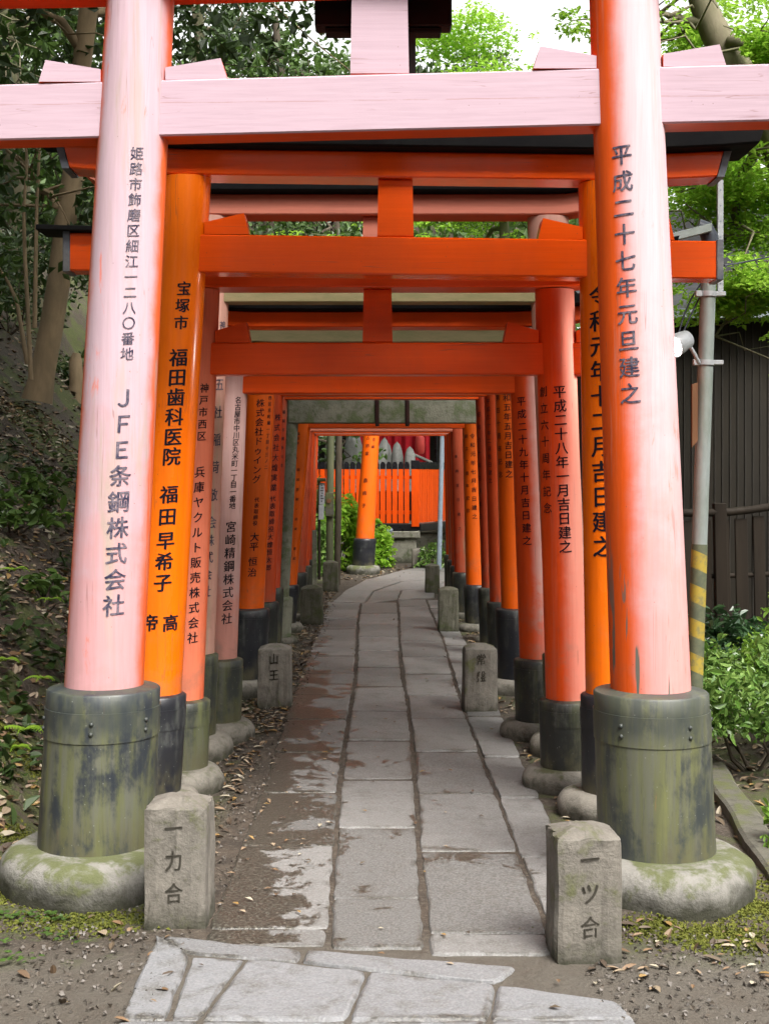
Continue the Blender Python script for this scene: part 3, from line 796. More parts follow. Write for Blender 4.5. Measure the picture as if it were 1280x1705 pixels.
# 2 glossy bright orange
Y = 5.75
torii(Y, 'glossy bright orange torii gate with bold black lettering, second from the camera',
    (311,300,258,1150), (1003,300,1019,1160), (.232,.212), (.545,.138,.06), (.24,.13), (2.36,2.523,.13), (2.775,2.885,.17,.085,1.40), (at(658,350,Y)[0], .152),
    ('p2','b2','s2','footd','ink'),
    [(0,'宝塚市',307,480,302,537,25), (0,'福田歯科医院',298,595,286,760,32), (0,'福田',282,823,279,860,32), (0,'早希子',276,900,271,970,32), (0,'高',284,1037,284,1037,30), (0,'帝',250,1037,250,1037,30),
     (1,'令和元年十二月吉日建之',997,492,1003,910,38)],
    ext=(.47,.47), wedge=(.17,.052), roll=-.012, ends='greycap', sori=.022, lmat='b2')
# 3 salmon orange
Y = 6.25
torii(Y, 'salmon orange torii gate, third from the camera, with two text columns on its right pillar',
    (333,500,305,1150), (923,500,942.5,1150), (.196,.184), (.435,.131,.05), (.215,.125), (1.968,2.118,.12), (2.372,2.47,.2,.05,1.22), (at(628.5,530,Y)[0], .135),
    ('p3','b3','s3','footd','ink'),
    [(0,'神戸市西区',341,646,336,726,17), (0,'兵庫ヤクルト販売株式会社',333,786,321,1062,20), (1,'平成二十八年一月吉日建之',931,652,941,910,23), (1,'創立六十周年記念',904,652,911,846,19)],
    ext=(.14,.14), wedge=(.145,.055), sori=.04, smat2='s4', pmat2='p3R')
# 4 tall, weathered to cream
Y = 7.0
torii(Y, 'tall weathered torii gate with cream pillars and olive tie beam, fourth from the camera',
    (352,370,322,1085), (912,370,944,1085), (.226,.216), (.55,.134,.05), (.23,.13), (2.405,2.58,.12), (2.858,2.965,.2,.085,1.55), (at(622,380,Y)[0], .115),
    ('p4','b4','s3','footd','ink_old'),
    [(0,'五社稲荷敬会',366,640,352,870,24), (0,'株式会社',349,900,343,985,22), (0,'神',371,541,371,541,16)],
    ext=(.1,.1), wedge=(.12,.04), sori=.20, nmat='b4n')
# 5 pale pink pillars
Y = 7.45
torii(Y, 'pale pink torii gate with long text down its left pillar, fifth from the camera',
    (385,640,367,1090), (876,640,893,1095), (.19,.182), (.46,.130,.05), (.215,.12), (1.953,2.063,.11), (2.322,2.407,.18,.055,1.15), None,
    ('p5','b3','s3','footd','ink'),
    [(0,'名古屋市中川区丸米町一丁目一番地',397,666,387,842,12.5), (0,'宮崎精鋼株式会社',385,877,378,1030,20), (1,'平成二十九年十月吉日建之',867,668,877,900,17)],
    ext=(.12,.12), wedge=(.15,.05), sori=.04, smat2='s4', pmat2='p5R')
# 6 bright orange
Y = 9.0
torii(Y, 'saturated orange torii gate on a broad black sleeve, sixth from the camera',
    (435,655,415,1010), (847,655,859,1015), (.205,.19), (.585,.141,.05), (.24,.12), (2.10,2.22,.12), (2.392,2.52,.18,.03,1.2), None,
    ('p6','b3','s2','footd','ink'),
    [(0,'株式会社ドゥイング',434,671,427,798,15), (0,'西区京町堀一丁目十三ノ二',450,662,443,778,7.5), (0,'代表取締役',428,832,425,871,8.5), (0,'大平',424,894,423,910,16), (0,'恒治',421,935,420,953,16),
     (1,'令和五年五月吉日建之',843,646,847,789,14), (1,'第四十周年記念',828,662,833,790,11)],
    ext=(.12,.12), wedge=(.12,.02), sori=.04, lmat='b4n')
# 7, 8 duller ones close behind
Y = 10.0
torii(Y, 'dull red torii gate close behind the saturated orange one, seventh from the camera',
    (452,655,438,1000), (825,655,836,1000), (.19,.18), (.535,.12,.04), (.2,.11), (2.09,2.2,.11), (2.45,2.55,.18,.05,1.15), None,
    ('p7','b3','s4','footd','ink'),
    [(0,'株式会社大煌実業',463,695,456,812,13), (0,'代表取締役大煌恒太郎',455,830,447,945,11), (1,'平成三十年二月吉日建之',812,668,816,800,9)],
    ext=(.1,.1), sori=.04, wedge_on=False)
Y = 10.8
torii(Y, 'streaked brownish red torii gate just before the mossy grey one, eighth from the camera',
    (462,665,449,980), (808,665,819,985), (.17,.165), (.57,.115,.04), (.19,.1), (2.11,2.22,.11), (2.45,2.55,.18,.05,1.1), None,
    ('p8','b3','s4','footd','ink'),
    [(0,'福岡市博多川市',473,686,469,775,7), (1,'昭和六十年三月吉日',797,690,799,860,9)],
    ext=(.1,.1), sori=.04, wedge_on=False)
# 9 unpainted mossy gate with two straps on its beam
Y = 11.6
g9, ax9 = torii(Y, 'unpainted mossy grey torii gate with dark straps round its beam',
    (487,663,470,975), (808,663,818,975), (.13,.125), (.42,.10,.03), (.16,.08), (1.948,2.175,.14), (2.49,2.86,.2,.06,1.15), None,
    ('moss','moss','moss','footd','ink'), (), ext=(.02,.02), sori=.03, wedge_on=False)
for px in (628, 678):
    x = at(px, 680, Y)[0]; mb = MB(); mb.cbox((x, Y, 2.06), (.034, .168, .27), .004)
    for c in g9.children:
        if c.name.startswith('tie_beam'): obj('strap', mb, 'strapd', c)
# 10 and the rest down to the end of the row
Y = 12.5
torii(Y, 'clean red torii gate just behind the mossy grey one',
    (500,713,477,973), (786,713,793,975), (.20,.19), (.455,.12,.04), (.2,.1), (1.935,2.06,.11), (2.35,2.45,.18,.05,1.1), None,
    ('p6','b3','s2','footd','ink'),
    [(0,'あいん',491,762,486,812,9), (0,'荒木徹志・千夏',485,838,480,908,8), (0,'福岡県',497,722,496,738,5), (0,'前田良則・由美・貴昭',497,782,490,930,5.5),
     (1,'令和元年七月吉日建之',786,726,790,860,9), (1,'創立十周年記念',776,726,779,850,7)],
    ext=(.1,.1), sori=.03, wedge_on=False)
for Y, lab, L, R, pm in ((13.6, 'dark streaked torii gate, fourth from the far end of the row', (507,730,495,945), (763,730,770,945), 'p8'),
                         (14.6, 'dull red torii gate, third from the far end of the row', (512,730,502,945), (758,730,765,945), 'p7'),
                         (15.6, 'brown streaked torii gate, second from the far end of the row', (515,728,507,942), (754,728,759,942), 'p8'),
                         (16.6, 'last torii gate of the row, framing the view of the orange fence', (519,728,512,940), (750,728,754,940), 'p7')):
    torii(Y, lab, L, R, (.175,.165), (.49,.11,.03), (.18,.09), (1.94+(Y-13.6)*.015,2.06+(Y-13.6)*.015,.11), (2.35,2.45,.18,.05,1.05), None,
          (pm,'b3' if pm == 'p7' else 'b4','s4','footd','ink'), [(0,'平成十年五月吉日',L[0]+3,750,L[2]+5,900,6), (1,'奉納吉日建之',R[0]-4,760,R[2]-5,880,6)], ext=(.1,.1), sori=.03, wedge_on=False, n=28)
# the lone gate further on where the path turns
Y = 20.0
torii(Y, 'orange torii gate beyond the end of the row, leaning black-footed pillar before the orange fence',
    (618,723,607.5,895), (820,723,830,895), (.285,.245), (.53,.17,.06), (.265,.13), (2.5,2.66,.13), (2.95,3.05,.2,.05,1.5), (1.0, .15),
    ('p6','b3','s2','foot','ink'),
    [(0,'京都',622.5,732,621,744,6), (0,'占術家',612.5,729,611,755,7), (0,'鼎絢子',608.5,800,605.5,842,8)], group='torii gates beyond the row', sori=.05, n=28)

# name board on the far side of the first gate, seen from behind
pb = thing('name_board', 'black boxed name board hanging behind the top centre of the nearest torii gate', 'name board', (0.01, 5.05, 3.02))
mb = MB(); mb.cbox((at(638,0,5.05)[0], 5.05, 3.40), (.52, .09, .40), .006); obj('frame', mb, 'black', pb)
mb = MB(); mb.cbox((at(638,0,5.05)[0], 5.05, 3.188), (.44, .07, .022), .004); obj('lower_rail', mb, 'black', pb)
mb = MB(); mb.cbox((at(638,0,5.02)[0], 5.02, 3.06), (.245, .05, .23), .005); obj('backing', mb, 'darkroof', pb)

# ------------------------------------------------------------------ stone markers
def marker(px0, px1, py_top, py_bot, text, label, mat, rot=0.0, lean=(0,0), tk=.95):
    c = onground((px0+px1)/2, py_bot, 0); Yf = c[1]; wd = (px1-px0)*Yf/F; h = (py_bot-py_top)*Yf/F
    th = wd*tk; y = Yf+th/2; hs = h-.020*wd/.17
    root = thing('stone_marker', label, 'stone marker', (c[0], y, 0), 'stone markers along the path')
    mb = MB(); r = np.random.default_rng(int(px0)); k = 9; V = []; Fs = []
    # grid-faced block with worn edges and a low pyramid top
    levels = [(-.06, 1.02), (0.0, 1.01), (hs*.3, .995), (hs*.6, .985), (hs*.93, .975), (hs*.985, .95), (hs, .90), (h-.004, .40), (h, .15), (h+.001, 0.02)]
    per = []
    for i in range(4*k):
        e, t = divmod(i, k); t = t/k*2-1
        p = [(t, -1), (1, t), (-t, 1), (-1, -t)][e]
        q = max(abs(p[0]), abs(p[1])); rr = 1-.045*(min(abs(p[0]), abs(p[1])) > .97)
        per.append((p[0]*rr, p[1]*rr))
    for z, s_ in levels:
        jit = r.normal(size=(len(per), 2))*.0022
        for (a, b_), j in zip(per, jit): V.append((a*wd/2*s_+j[0]+lean[0]*z, b_*th/2*s_+j[1]+lean[1]*z, z))
    n_ = len(per)
    for l in range(len(levels)-1):
        for j in range(n_):
            j2 = (j+1) % n_; Fs.append((l*n_+j, l*n_+j2, (l+1)*n_+j2, (l+1)*n_+j))
    V = np.array(V); cs, sn = math.cos(rot), math.sin(rot)
    V = np.stack([V[:, 0]*cs-V[:, 1]*sn+c[0], V[:, 0]*sn+V[:, 1]*cs+y, V[:, 2]], 1)
    mb.add(V, Fs, 0, False)
    o = obj('marker_block', mb, mat, root)
    if text:
        tb = MB(); s = wd*.33
        write_flat(text, (c[0], 0, h*.80), (c[0], 0, h*(.80-.24*(len(text)-1))), s, tb)
        W = np.concatenate(tb.V); tb.V = [np.stack([(W[:, 0]-c[0])*cs+th/2*1.012*sn+c[0]+lean[0]*W[:, 2], y-th/2*1.006*cs+(W[:, 0]-c[0])*sn-.0012+lean[1]*W[:, 2], W[:, 2]], 1)]
        obj('carved_letters', tb, 'carved' if wd*F/Yf > 70 else 'carvedf', o)
    return root
marker(239,345,1334,1559,'一力合','grey granite marker carved with three characters beside the left mossy sleeve in front','marker', rot=-.05, tk=.95)
marker(922,1035,1384,1619,'一ツ合','grey granite marker carved with three characters beside the right mossy sleeve in front','marker', rot=.06, tk=.95)
marker(428,484,1075,1186,'山王','mossy stone marker with two faint characters on the left edge of the path','marker')
marker(772,828,1074,1193,'常盤','mossy stone marker with worn round-topped head on the right edge of the path','marker', rot=.03)
marker(500,537,975,1045,None,'dark stone marker against a black sleeve, third along the left edge','markerd')
marker(730,764,978,1057,None,'dark stone marker with pale top, third along the right edge','markerd')
marker(537,563,934,987,None,'dark stone block at the foot of the twin green posts','markerd')
marker(708,732,939,991,None,'dark stone marker standing at the end of the right row','markerd')
marker(686,708,913,948,None,'pale stone marker with pointed top below the stained wall','marker')

# ------------------------------------------------------------------ lamp pole, lamp, brackets on the right
YP = 6.35
hi, lo = at(1181,392,YP), at(1157,1110,YP); k = (hi-lo)/(hi[2]-lo[2])
pa = lambda z: lo+k*(z-lo[2])
pole = thing('lamp_pole', 'leaning grey steel pole with yellow and black stripes behind the right pillar', 'pole', tuple(pa(0)))
mb = MB(); mb.tube([pa(z) for z in (-.1, .6, 1.165)], .0385, 20); obj('striped_wrap', mb, 'hazard', pole)
mb = MB(); mb.tube([pa(z) for z in (1.16, 1.8, 2.4, hi[2]-.03)], .0365, 20); obj('pole_shaft', mb, 'galv', pole)
mb = MB(); t = hi; mb.tube([t+np.array([0,0,-.09]), t+np.array([0,0,-.01]), t+np.array([-.02,0,.03]), t+np.array([-.06,0,.045])], [.042,.042,.04,.036], 18); obj('pole_cap', mb, 'polecap', pole)
for py in (490, 604):
    z = zat(py, YP); mb = MB(); mb.tube([pa(z-.012), pa(z+.012)], .044, 20); c = pa(z); mb.cbox((c[0]+.055, c[1]-.01, c[2]), (.05, .035, .022), .003); mb.cbox((c[0]-.05, c[1]-.02, c[2]), (.03, .03, .03), .003)
    obj('clamp', mb, 'galvl', pole)
a0, a1 = at(1198,300,YP+.02), at(1198,493,YP+.02)
mb = MB(); mb.cbox(((a0[0]+a1[0])/2, YP+.02, (a0[2]+a1[2])/2), (.028, .02, a0[2]-a1[2]), .002)
rail = obj('perforated_rail', mb, 'galvl', pole)
for i in range(7):
    z = a0[2]-.05-i*.075; mb = MB(); mb.tube([(a0[0], YP+.008, z), (a0[0], YP+.0095, z)], .004, 8); obj('slot_hole', mb, 'greypipe', rail)
b0, b1 = at(1112,397,YP-.05), at(1183,379,YP-.05); mb = MB(); mb.beam([(b0[0], YP-.05, b0[2]-.02, b0[2]+.02, .03), (b1[0], YP-.05, b1[2]-.02, b1[2]+.02, .03)], .003)
obj('cross_arm', mb, 'galv', pole)
for i, (a, b_, c_) in enumerate((((1168,470),(1140,505),(1128,560)), ((1172,480),(1150,520),(1132,565)), ((1290,425),(1240,437),(1205,442)))):
    pp = [at(*a, YP), at(*b_, YP+.02), at(*c_, YP+(.0 if i < 2 else -.3))]; q = [pp[0]*(1-t)**2+pp[1]*2*t*(1-t)+pp[2]*t*t for t in np.linspace(0, 1, 9)]
    mb = MB(); mb.tube(q, .0045, 5); obj('cable', mb, 'polecap', pole)
p0, p1 = at(1156,640,YP-.05), at(1151,745,YP-.05)
mb = MB(); mb.beam([(p0[0]-.012, YP-.04, p1[2], p0[2], .02), (p0[0]+.014, YP-.04, p1[2]+.03, p0[2]+.01, .02)], .003)
tag(obj('wooden_slat', mb, 'wood', origin=tuple((p0+p1)/2)), 'narrow reddish brown slat fixed along the grey pole below the lit lamp', 'wooden slat')
fl = thing('floodlight', 'small lit white floodlight clamped to the grey pole beside the right pillar', 'floodlight', tuple(at(1150,592,YP-.12)))
c = at(1129,572,YP-.14); c2 = at(1157,592,YP-.1)
ctr = np.array(c); dr = np.array([-.80,-.42,-.42]); dr /= np.linalg.norm(dr)
mb = MB(); mb.tube([ctr-dr*.07, ctr-dr*.06, ctr+dr*.03, ctr+dr*.034], [.03,.042,.056,.056], 16); obj('housing', mb, 'galvl', fl)
mb = MB(); mb.tube([ctr+dr*.033, ctr+dr*.039, ctr+dr*.042], [.051,.045,.02], 16); obj('lens', mb, 'lamp', fl)
mb = MB(); mb.tube([ctr-dr*.05, c2, c2+np.array([.012,0,-.03]), at(1163,604,YP-.05)], .009, 8); obj('bracket', mb, 'galvl', fl)
ld = bpy.data.lights.new('floodlight_glow', 'SPOT'); ld.energy = 9; ld.spot_size = math.radians(150); ld.spot_blend = .7; ld.shadow_soft_size = .05; ld.color = (1,.98,.94)
lo_ = bpy.data.objects.new('lamp_light', ld); COL.objects.link(lo_); lo_.location = tuple(ctr+dr*.07); lo_.rotation_euler = Vector(-dr).to_track_quat('Z', 'Y').to_euler()

# ------------------------------------------------------------------ dark building, board fence, kerb on the right
bd = thing('dark_building', 'dark boarded building with low tin-edged roof behind the right pole', 'building', (4.6, 14, 0))
Yb = 13.0; xw0 = 2.35; zt = zat(536, Yb)
mb = MB(); mb.cbox(((xw0+8)/2, Yb+2.5, zt/2-.1), (8-xw0, 5, zt+.2), .01); wl = obj('wall', mb, 'siding', bd)
mb = MB()
for i in range(44):
    x = xw0+.04+i*.075*1.0
    mb.cbox((x, Yb-.006, zt/2), (.006, .012, zt-.02), .001)
obj('batten_seam', mb, 'seam', wl)
mb = MB(); mb.beam([(xw0-.25, Yb-.30, zt+.0, zt+.09, .07), (8.2, Yb-.30, zt+.0, zt+.09, .07)], .004); obj('eave_edge', mb, 'tin', bd)
mb = MB(); mb.add([(xw0-.25,Yb-.27,zt+.06),(8.2,Yb-.27,zt+.06),(8.2,Yb+2.2,zt+.75),(xw0-.25,Yb+2.2,zt+.75),(xw0-.25,Yb-.27,zt+.02),(8.2,Yb-.27,zt+.02),(8.2,Yb+2.2,zt+.70),(xw0-.25,Yb+2.2,zt+.70)],
    [(0,1,2,3),(7,6,5,4),(0,3,7,4),(1,5,6,2)]); obj('roof', mb, 'darkroof', bd)
mb = MB(); mb.cbox((5.6, Yb+3.2, zt+.95), (4.6, 2.2, 1.15), .01); obj('upper_wall', mb, 'darkroof', bd)

fc = thing('board_fence', 'dark brown board fence with curved top rail below the dark building', 'fence', (2.8, 10, 0))
def fence_pt(t): return np.array([1.95+t*2.1, 9.6+.9*t*t+.25*t])
mb = MB(); rl_ = MB()
for i in range(15):
    t = i/14; p = fence_pt(t); wv = .106+.008*math.sin(i*3.1); ztop = 1.19+.10*sm(.25, .75, t)
    ang = math.atan2(.25+1.8*t*.9, 2.1)
    mb.cbox((p[0], p[1], ztop/2-.05), (wv, .016, ztop+.04), .003, rot=ang, lean=(-.02,0))
obj('fence_boards', mb, 'fence', fc)
st = [fence_pt(t) for t in np.linspace(-.02, 1.02, 14)]
mb = MB(); mb.tube([(p[0], p[1]-.02, 1.22+.10*sm(.25, .75, t)) for p, t in zip(st, np.linspace(0, 1, 14))], .03, 6); obj('top_rail', mb, 'fence', fc)
for h in (.35, .75):
    mb = MB(); mb.tube([(p[0], p[1]+.03, h) for p in st], .02, 6); obj('cross_rail', mb, 'fence', fc)
for t in (.27, .60, .98):
    p = fence_pt(t); mb = MB(); mb.cbox((p[0], p[1]-.03, .62), (.09, .07, 1.34), .005, lean=(-.02,0)); obj('post', mb, 'fence', fc)

k0, k1 = onground(1192,1325,0), onground(1300,1500,0)
mb = MB(); V = []
for t in np.linspace(-.6, 1.15, 14):
    c = k0+(k1-k0)*t; wob = .008*math.sin(t*11)
    V.append((c[0]+.03+wob, c[1], c[2]))
V = np.array(V); Vv = []; Fs = []
for x, y, z in V: Vv += [(x-.02,y,-.10),(x-.015,y,-.012),(x,y,-.002),(x+.10,y,.002),(x+.115,y,-.010),(x+.12,y,-.14)]
for i in range(len(V)-1):
    for j in range(5): a = i*6+j; Fs.append((a, a+6, a+7, a+1))
mb.add(Vv, [f[::-1] for f in Fs], 0, False)
tag(obj('kerb', mb, 'concrete'), 'mossy concrete kerb edging the shrub bed at right', 'kerb', kind='structure')

# ------------------------------------------------------------------ shrine behind the end of the row
Y0 = 22.3
sw = thing('shrine_wall', 'stained stone base wall with coping under the orange fence', 'wall', (.3, Y0, 0))
xL, xR = -2.0, .62
mb = MB(); mb.cbox(((xL+xR)/2, Y0+1.6, .15), (xR-xL, 3.2, .55), .02); 
V = []
obj('wall_body', mb, 'wallstone', sw)
mb = MB(); mb.cbox(((xL+xR)/2+.02, Y0+1.6, .485), (xR-xL+.08, 3.3, .13), .02); obj('coping', mb, 'wallstone', sw)
mb = MB(); mb.cbox((1.8, Y0+3.6, .15), (2.4, 3.0, .55), .02); mb.cbox((1.8, Y0+3.6, .485), (2.5, 3.1, .13), .02); obj('wall_body', mb, 'wallstone', sw)

fz0, fz1, fz2 = zat(871, Y0), zat(781, Y0), zat(770, Y0)
of = thing('orange_fence', 'bright orange picket fence with black tips round the shrine', 'fence', (.2, Y0, fz0))
xc = at(691, 800, Y0)[0]
def picket(mb, x, y, wdt, ang):
    cs, sn = math.cos(ang), math.sin(ang)
    def tr(V): V = np.array(V, float); return np.stack([x+V[:,0]*cs-V[:,1]*sn, y+V[:,0]*sn+V[:,1]*cs, V[:,2]], 1)
    h = wdt/2; t_ = .015; tip = fz2+.02
    for z0, z1, mi in ((fz0, fz1, 0), (fz1+.0005, fz2-.035, 1)):
        o = 0 if mi == 0 else .003
        V = [(-h-o,-t_-o,z0),(h+o,-t_-o,z0),(h+o,t_+o,z0),(-h-o,t_+o,z0),(-h-o,-t_-o,z1),(h+o,-t_-o,z1),(h+o,t_+o,z1),(-h-o,t_+o,z1)]
        mb.add(tr(V), [(0,1,5,4),(1,2,6,5),(2,3,7,6),(3,0,4,7),(4,5,6,7),(3,2,1,0)], mi)
    z1 = fz2-.035; o = .003
    V = [(-h-o,-t_-o,z1),(h+o,-t_-o,z1),(h+o,t_+o,z1),(-h-o,t_+o,z1),(-h*.5,-t_-o,tip-.01),(h*.5,-t_-o,tip-.01),(h*.5,t_+o,tip-.01),(-h*.5,t_+o,tip-.01)]
    mb.add(tr(V), [(0,1,5,4),(1,2,6,5),(2,3,7,6),(3,0,4,7),(4,5,6,7)], 1)
mb = MB()
x = xc-.14
while x > -2.1: picket(mb, x, Y0, .082, 0); x -= .1015
obj('picket_panel', mb, ['shrine','black'], of)
mb = MB(); ang = math.radians(66)
for i in range(22):
    d = .14+i*.1015; picket(mb, xc+d*math.cos(ang), Y0+d*math.sin(ang), .086, ang)
obj('picket_panel', mb, ['shrine','black'], of)
mb = MB(); mb.cbox((xc, Y0, (fz0+fz1)/2-.03), (.13, .13, fz1-fz0+.06), .006, mi=0); mb.cbox((xc, Y0, fz1+.075), (.142, .142, .145), .006, mi=1); obj('corner_post', mb, ['shrine','black'], of)
mb = MB(); mb.cbox(((xL+xc)/2, Y0+.03, fz0-.075), (xc-xL+.1, .14, .12), .005); obj('sill_beam', mb, 'black', of)
mb = MB(); mb.cbox((xc+1.1*math.cos(ang)+.03, Y0+1.1*math.sin(ang), fz0-.075), (2.2, .14, .12), .005, rot=ang); obj('sill_beam', mb, 'black', of)
for i, zz in enumerate((fz0+.18, fz1-.14)):
    mb = MB(); mb.cbox(((xL+xc)/2, Y0+.045, zz), (xc-xL-.1, .045, .06), .004); obj('back_rail', mb, 'shrine', of)

def mound(px, py_top, py_bot, wpx, Y, label, lean=0.0, seed=0, sharp=1.0):
    c = at(px, py_bot, Y); h = (py_bot-py_top)*Y/F+.5; r = wpx*Y/F/2; rg = np.random.default_rng(seed); ph = rg.random(4)*6
    mb = MB(); prof = [(r*(1-.05*(1-t))*(max(0, 1-t**(4.2*sharp)))**.6, c[2]-.5+h*t) for t in np.linspace(0, 1, 16)]
    mb.lathe([prof], lambda z: (c[0]+lean*(z-c[2]), Y), 28, wob=lambda a, z: .07*np.sin(a*2+ph[0]+z*3)+.05*np.sin(a*3+ph[1]-z*5)+.035*np.sin(a*7+ph[2]+z*11))
    return tag(obj('mound_stone', mb, 'otsuka', origin=(c[0], Y, c[2]-.5)), label, 'stone', 'worship stones behind the orange fence')
mound(588, 712, 775, 34, 24.6, 'tall dark stone left of the leaning orange pillar', seed=1)
mound(636, 728, 772, 22, 24.0, 'narrow stone half hidden by the leaning orange pillar', .1, 2)
mound(646, 737, 772, 16, 24.9, 'small rear stone between two pale ones behind the fence', 0, 3)
mound(661, 735, 772, 24, 24.0, 'egg-shaped pale stone in the middle behind the black fence tips', 0, 4)
mound(682, 743, 772, 20, 23.8, 'rough squat stone nearest the black fence corner', 0, 5, 1.6)
mound(556, 716, 775, 30, 24.8, 'grey stone behind the two green posts', -.05, 6)
hl = thing('stone_roof', 'small tilted stone lantern roof behind the fence corner', 'stone roof', tuple(at(705,765,24)))
c = at(704, 762, 24.0); mb = MB(); mb.cbox((c[0], 24, c[2]-.02), (.34, .3, .05), .01, lean=(0,0)); V = np.concatenate(mb.V); V[:, 2] -= .45*(V[:, 0]-c[0]); mb.V = [V]; obj('roof_slab', mb, 'otsuka', hl)
mb = MB(); mb.cbox((c[0], 24, c[2]-.4), (.16, .16, .6), .01); obj('shaft', mb, 'otsuka', hl)

ct = thing('red_curtain', 'dark red cloth curtain hanging behind the worship stones', 'curtain', (.5, 25.6, 2.6))
mb = MB(); xs = np.linspace(-.5, .97, 60); V = []
for x in xs:
    yv = 25.6+.03*math.sin(x*34)+.02*math.sin(x*61)
    V += [(x, yv, 1.55), (x, yv-.01, 2.2), (x, yv, 3.0)]
mb.add(V, [(3*i+j, 3*i+3+j, 3*i+4+j, 3*i+1+j) for i in range(59) for j in range(2)], 0, True)
obj('cloth', mb, 'red', ct); mb = MB(); mb.tube([(-.6, 25.6, 3.0), (1.1, 25.6, 3.0)], .025, 8); obj('rod', mb, 'black', ct)
for sx in (-.6, 1.1):
    mb = MB(); mb.tube([(sx, 25.6, 0), (sx, 25.6, 3.03)], .03, 8); obj('rod_post', mb, 'black', ct)
ln = thing('red_lantern', 'small bright red paper lantern hanging in front of the dark red curtain', 'lantern', tuple(at(700,742,25.2)))
c = at(699, 741, 25.2); mb = MB(); mb.lathe([[(.06, c[2]-.17), (.085, c[2]-.14), (.095, c[2]), (.085, c[2]+.14), (.06, c[2]+.17)]], lambda z: (c[0], 25.2), 20); obj('paper_body', mb, 'signred', ln)
mb = MB(); mb.lathe([[(.06, c[2]+.17), (.062, c[2]+.2), (.01, c[2]+.21)]], lambda z: (c[0], 25.2), 16); mb.tube([(c[0], 25.2, c[2]+.2), (c[0], 25.55, 3.0)], .005, 6); obj('lantern_cap', mb, 'wood', ln)
# trunk-like dark posts of the shrine behind
sh = thing('shrine_hut', 'dark timber shrine hut far behind the orange fence', 'hut', (.9, 27.5, 0))
for x in (-1.3, 1.28, 1.5):
    mb = MB(); mb.cbox((x, 26.6, 1.6), (.14, .14, 3.2), .01); obj('post', mb, 'otsuka', sh)
mb = MB(); mb.cbox((.2, 27.2, 1.6), (4.2, .12, 3.2), .01); obj('back_wall_boards', mb, 'siding', sh)
mb = MB(); mb.beam([(-2.2, 26.6, 3.2, 3.36, 2.0), (2.6, 26.6, 3.2, 3.36, 2.0)], .01); obj('roof', mb, 'darkroof', sh)

# pipes and posts near the far end
c0 = at(645, 934, 21.6); mb = MB(); z1 = zat(884, 21.6)
mb.tube([(c0[0], 21.6, -.05), (c0[0]-.005, 21.6, z1-.03), (c0[0]+.012, 21.6, z1), (c0[0]+.06, 21.75, z1+.01)], .032, 12)
tag(obj('drain_pipe', mb, 'greypipe', origin=(c0[0], 21.6, 0)), 'grey plastic drain pipe standing against the stained wall', 'pipe')
mp = thing('metal_pole', 'slim blue-grey metal pole at the right side of the far opening', 'pole', tuple(onground(731,940)))
q0, q1 = at(730.5, 948, 20.2), at(737.5, 660, 20.2)
mb = MB(); mb.tube([q0, q1], .037, 14); obj('pole_shaft', mb, 'greypipe', mp)
c = at(743.5, 752, 20.2); mb = MB(); mb.cbox((c[0]+.02, 20.2, c[2]), (.11, .012, .34), .003); obj('red_plate', mb, 'signred', mp)
for nm, lab, pxb, pxt, wpx, Yq in (('green_post', 'paler mossy post with a small panel, left of the twin posts at the far opening', 548, 551, 12.5, 17.9), ('green_post', 'darker slim post right of the twin posts at the far opening', 561, 565, 11, 17.95)):
    gp = thing(nm, lab, 'post', tuple(onground(pxb, 975)), 'twin posts at the end of the left row')
    mb = MB(); mb.tube([at(pxb, 985, Yq), at((pxb+pxt)/2, 850, Yq), at(pxt, 640, Yq)], wpx*Yq/F/2, 14); obj('post_shaft', mb, 'bamboo' if pxb < 555 else 'barkd', gp)
    if pxb < 555:
        c = at(549, 840, Yq-.07); mb = MB(); mb.cbox(c, (.115, .03, .32), .004); pl = obj('panel', mb, 'concrete', gp)
        c = at(547.5, 834, Yq-.09); mb = MB(); mb.tube([c, c+np.array([0,-.006,0])], .032, 14); obj('panel_disc', mb, 'wood', pl)
ns = thing('notice_sign', 'narrow white upright notice with small roof beside the twin posts', 'notice sign', tuple(onground(533, 960)))
Yq = 18.2; c = at(536, 822, Yq); mb = MB(); mb.cbox(c, (.075, .015, .30), .003); bdv = obj('board', mb, 'white', ns)
mb = MB(); mb.cbox(at(535, 853, Yq), (.07, .015, .20), .003); obj('board', mb, 'white', ns)
tb = MB()
for i in range(7): tb.cbox(at(536+(.6 if i % 2 else -.4), 808+i*4.4, Yq-.012), (.018+.012*(i % 3), .002, .014), .0005)
obj('faint_writing', tb, 'ink_old', bdv)
mb = MB(); mb.tube([at(531.5, 965, Yq+.03), at(531.5, 798, Yq+.03)], .02, 8); obj('post', mb, 'barkd', ns)
mb = MB(); mb.cbox(at(533, 799, Yq), (.17, .1, .05), .01); obj('roof', mb, 'concrete', ns)
tagp = onground(529, 985); mb = MB(); c = at(525, 1000, 15.4); c2 = at(526, 900, 15.4)
mb.cbox((c[0]-.01, 15.4, .4), (.055, .05, .9), .006)
tag(obj('mossy_stake', mb, 'moss', origin=(c[0], 15.4, 0)), 'thin mossy stake beside the black sleeves near the far end of the left row', 'stake')

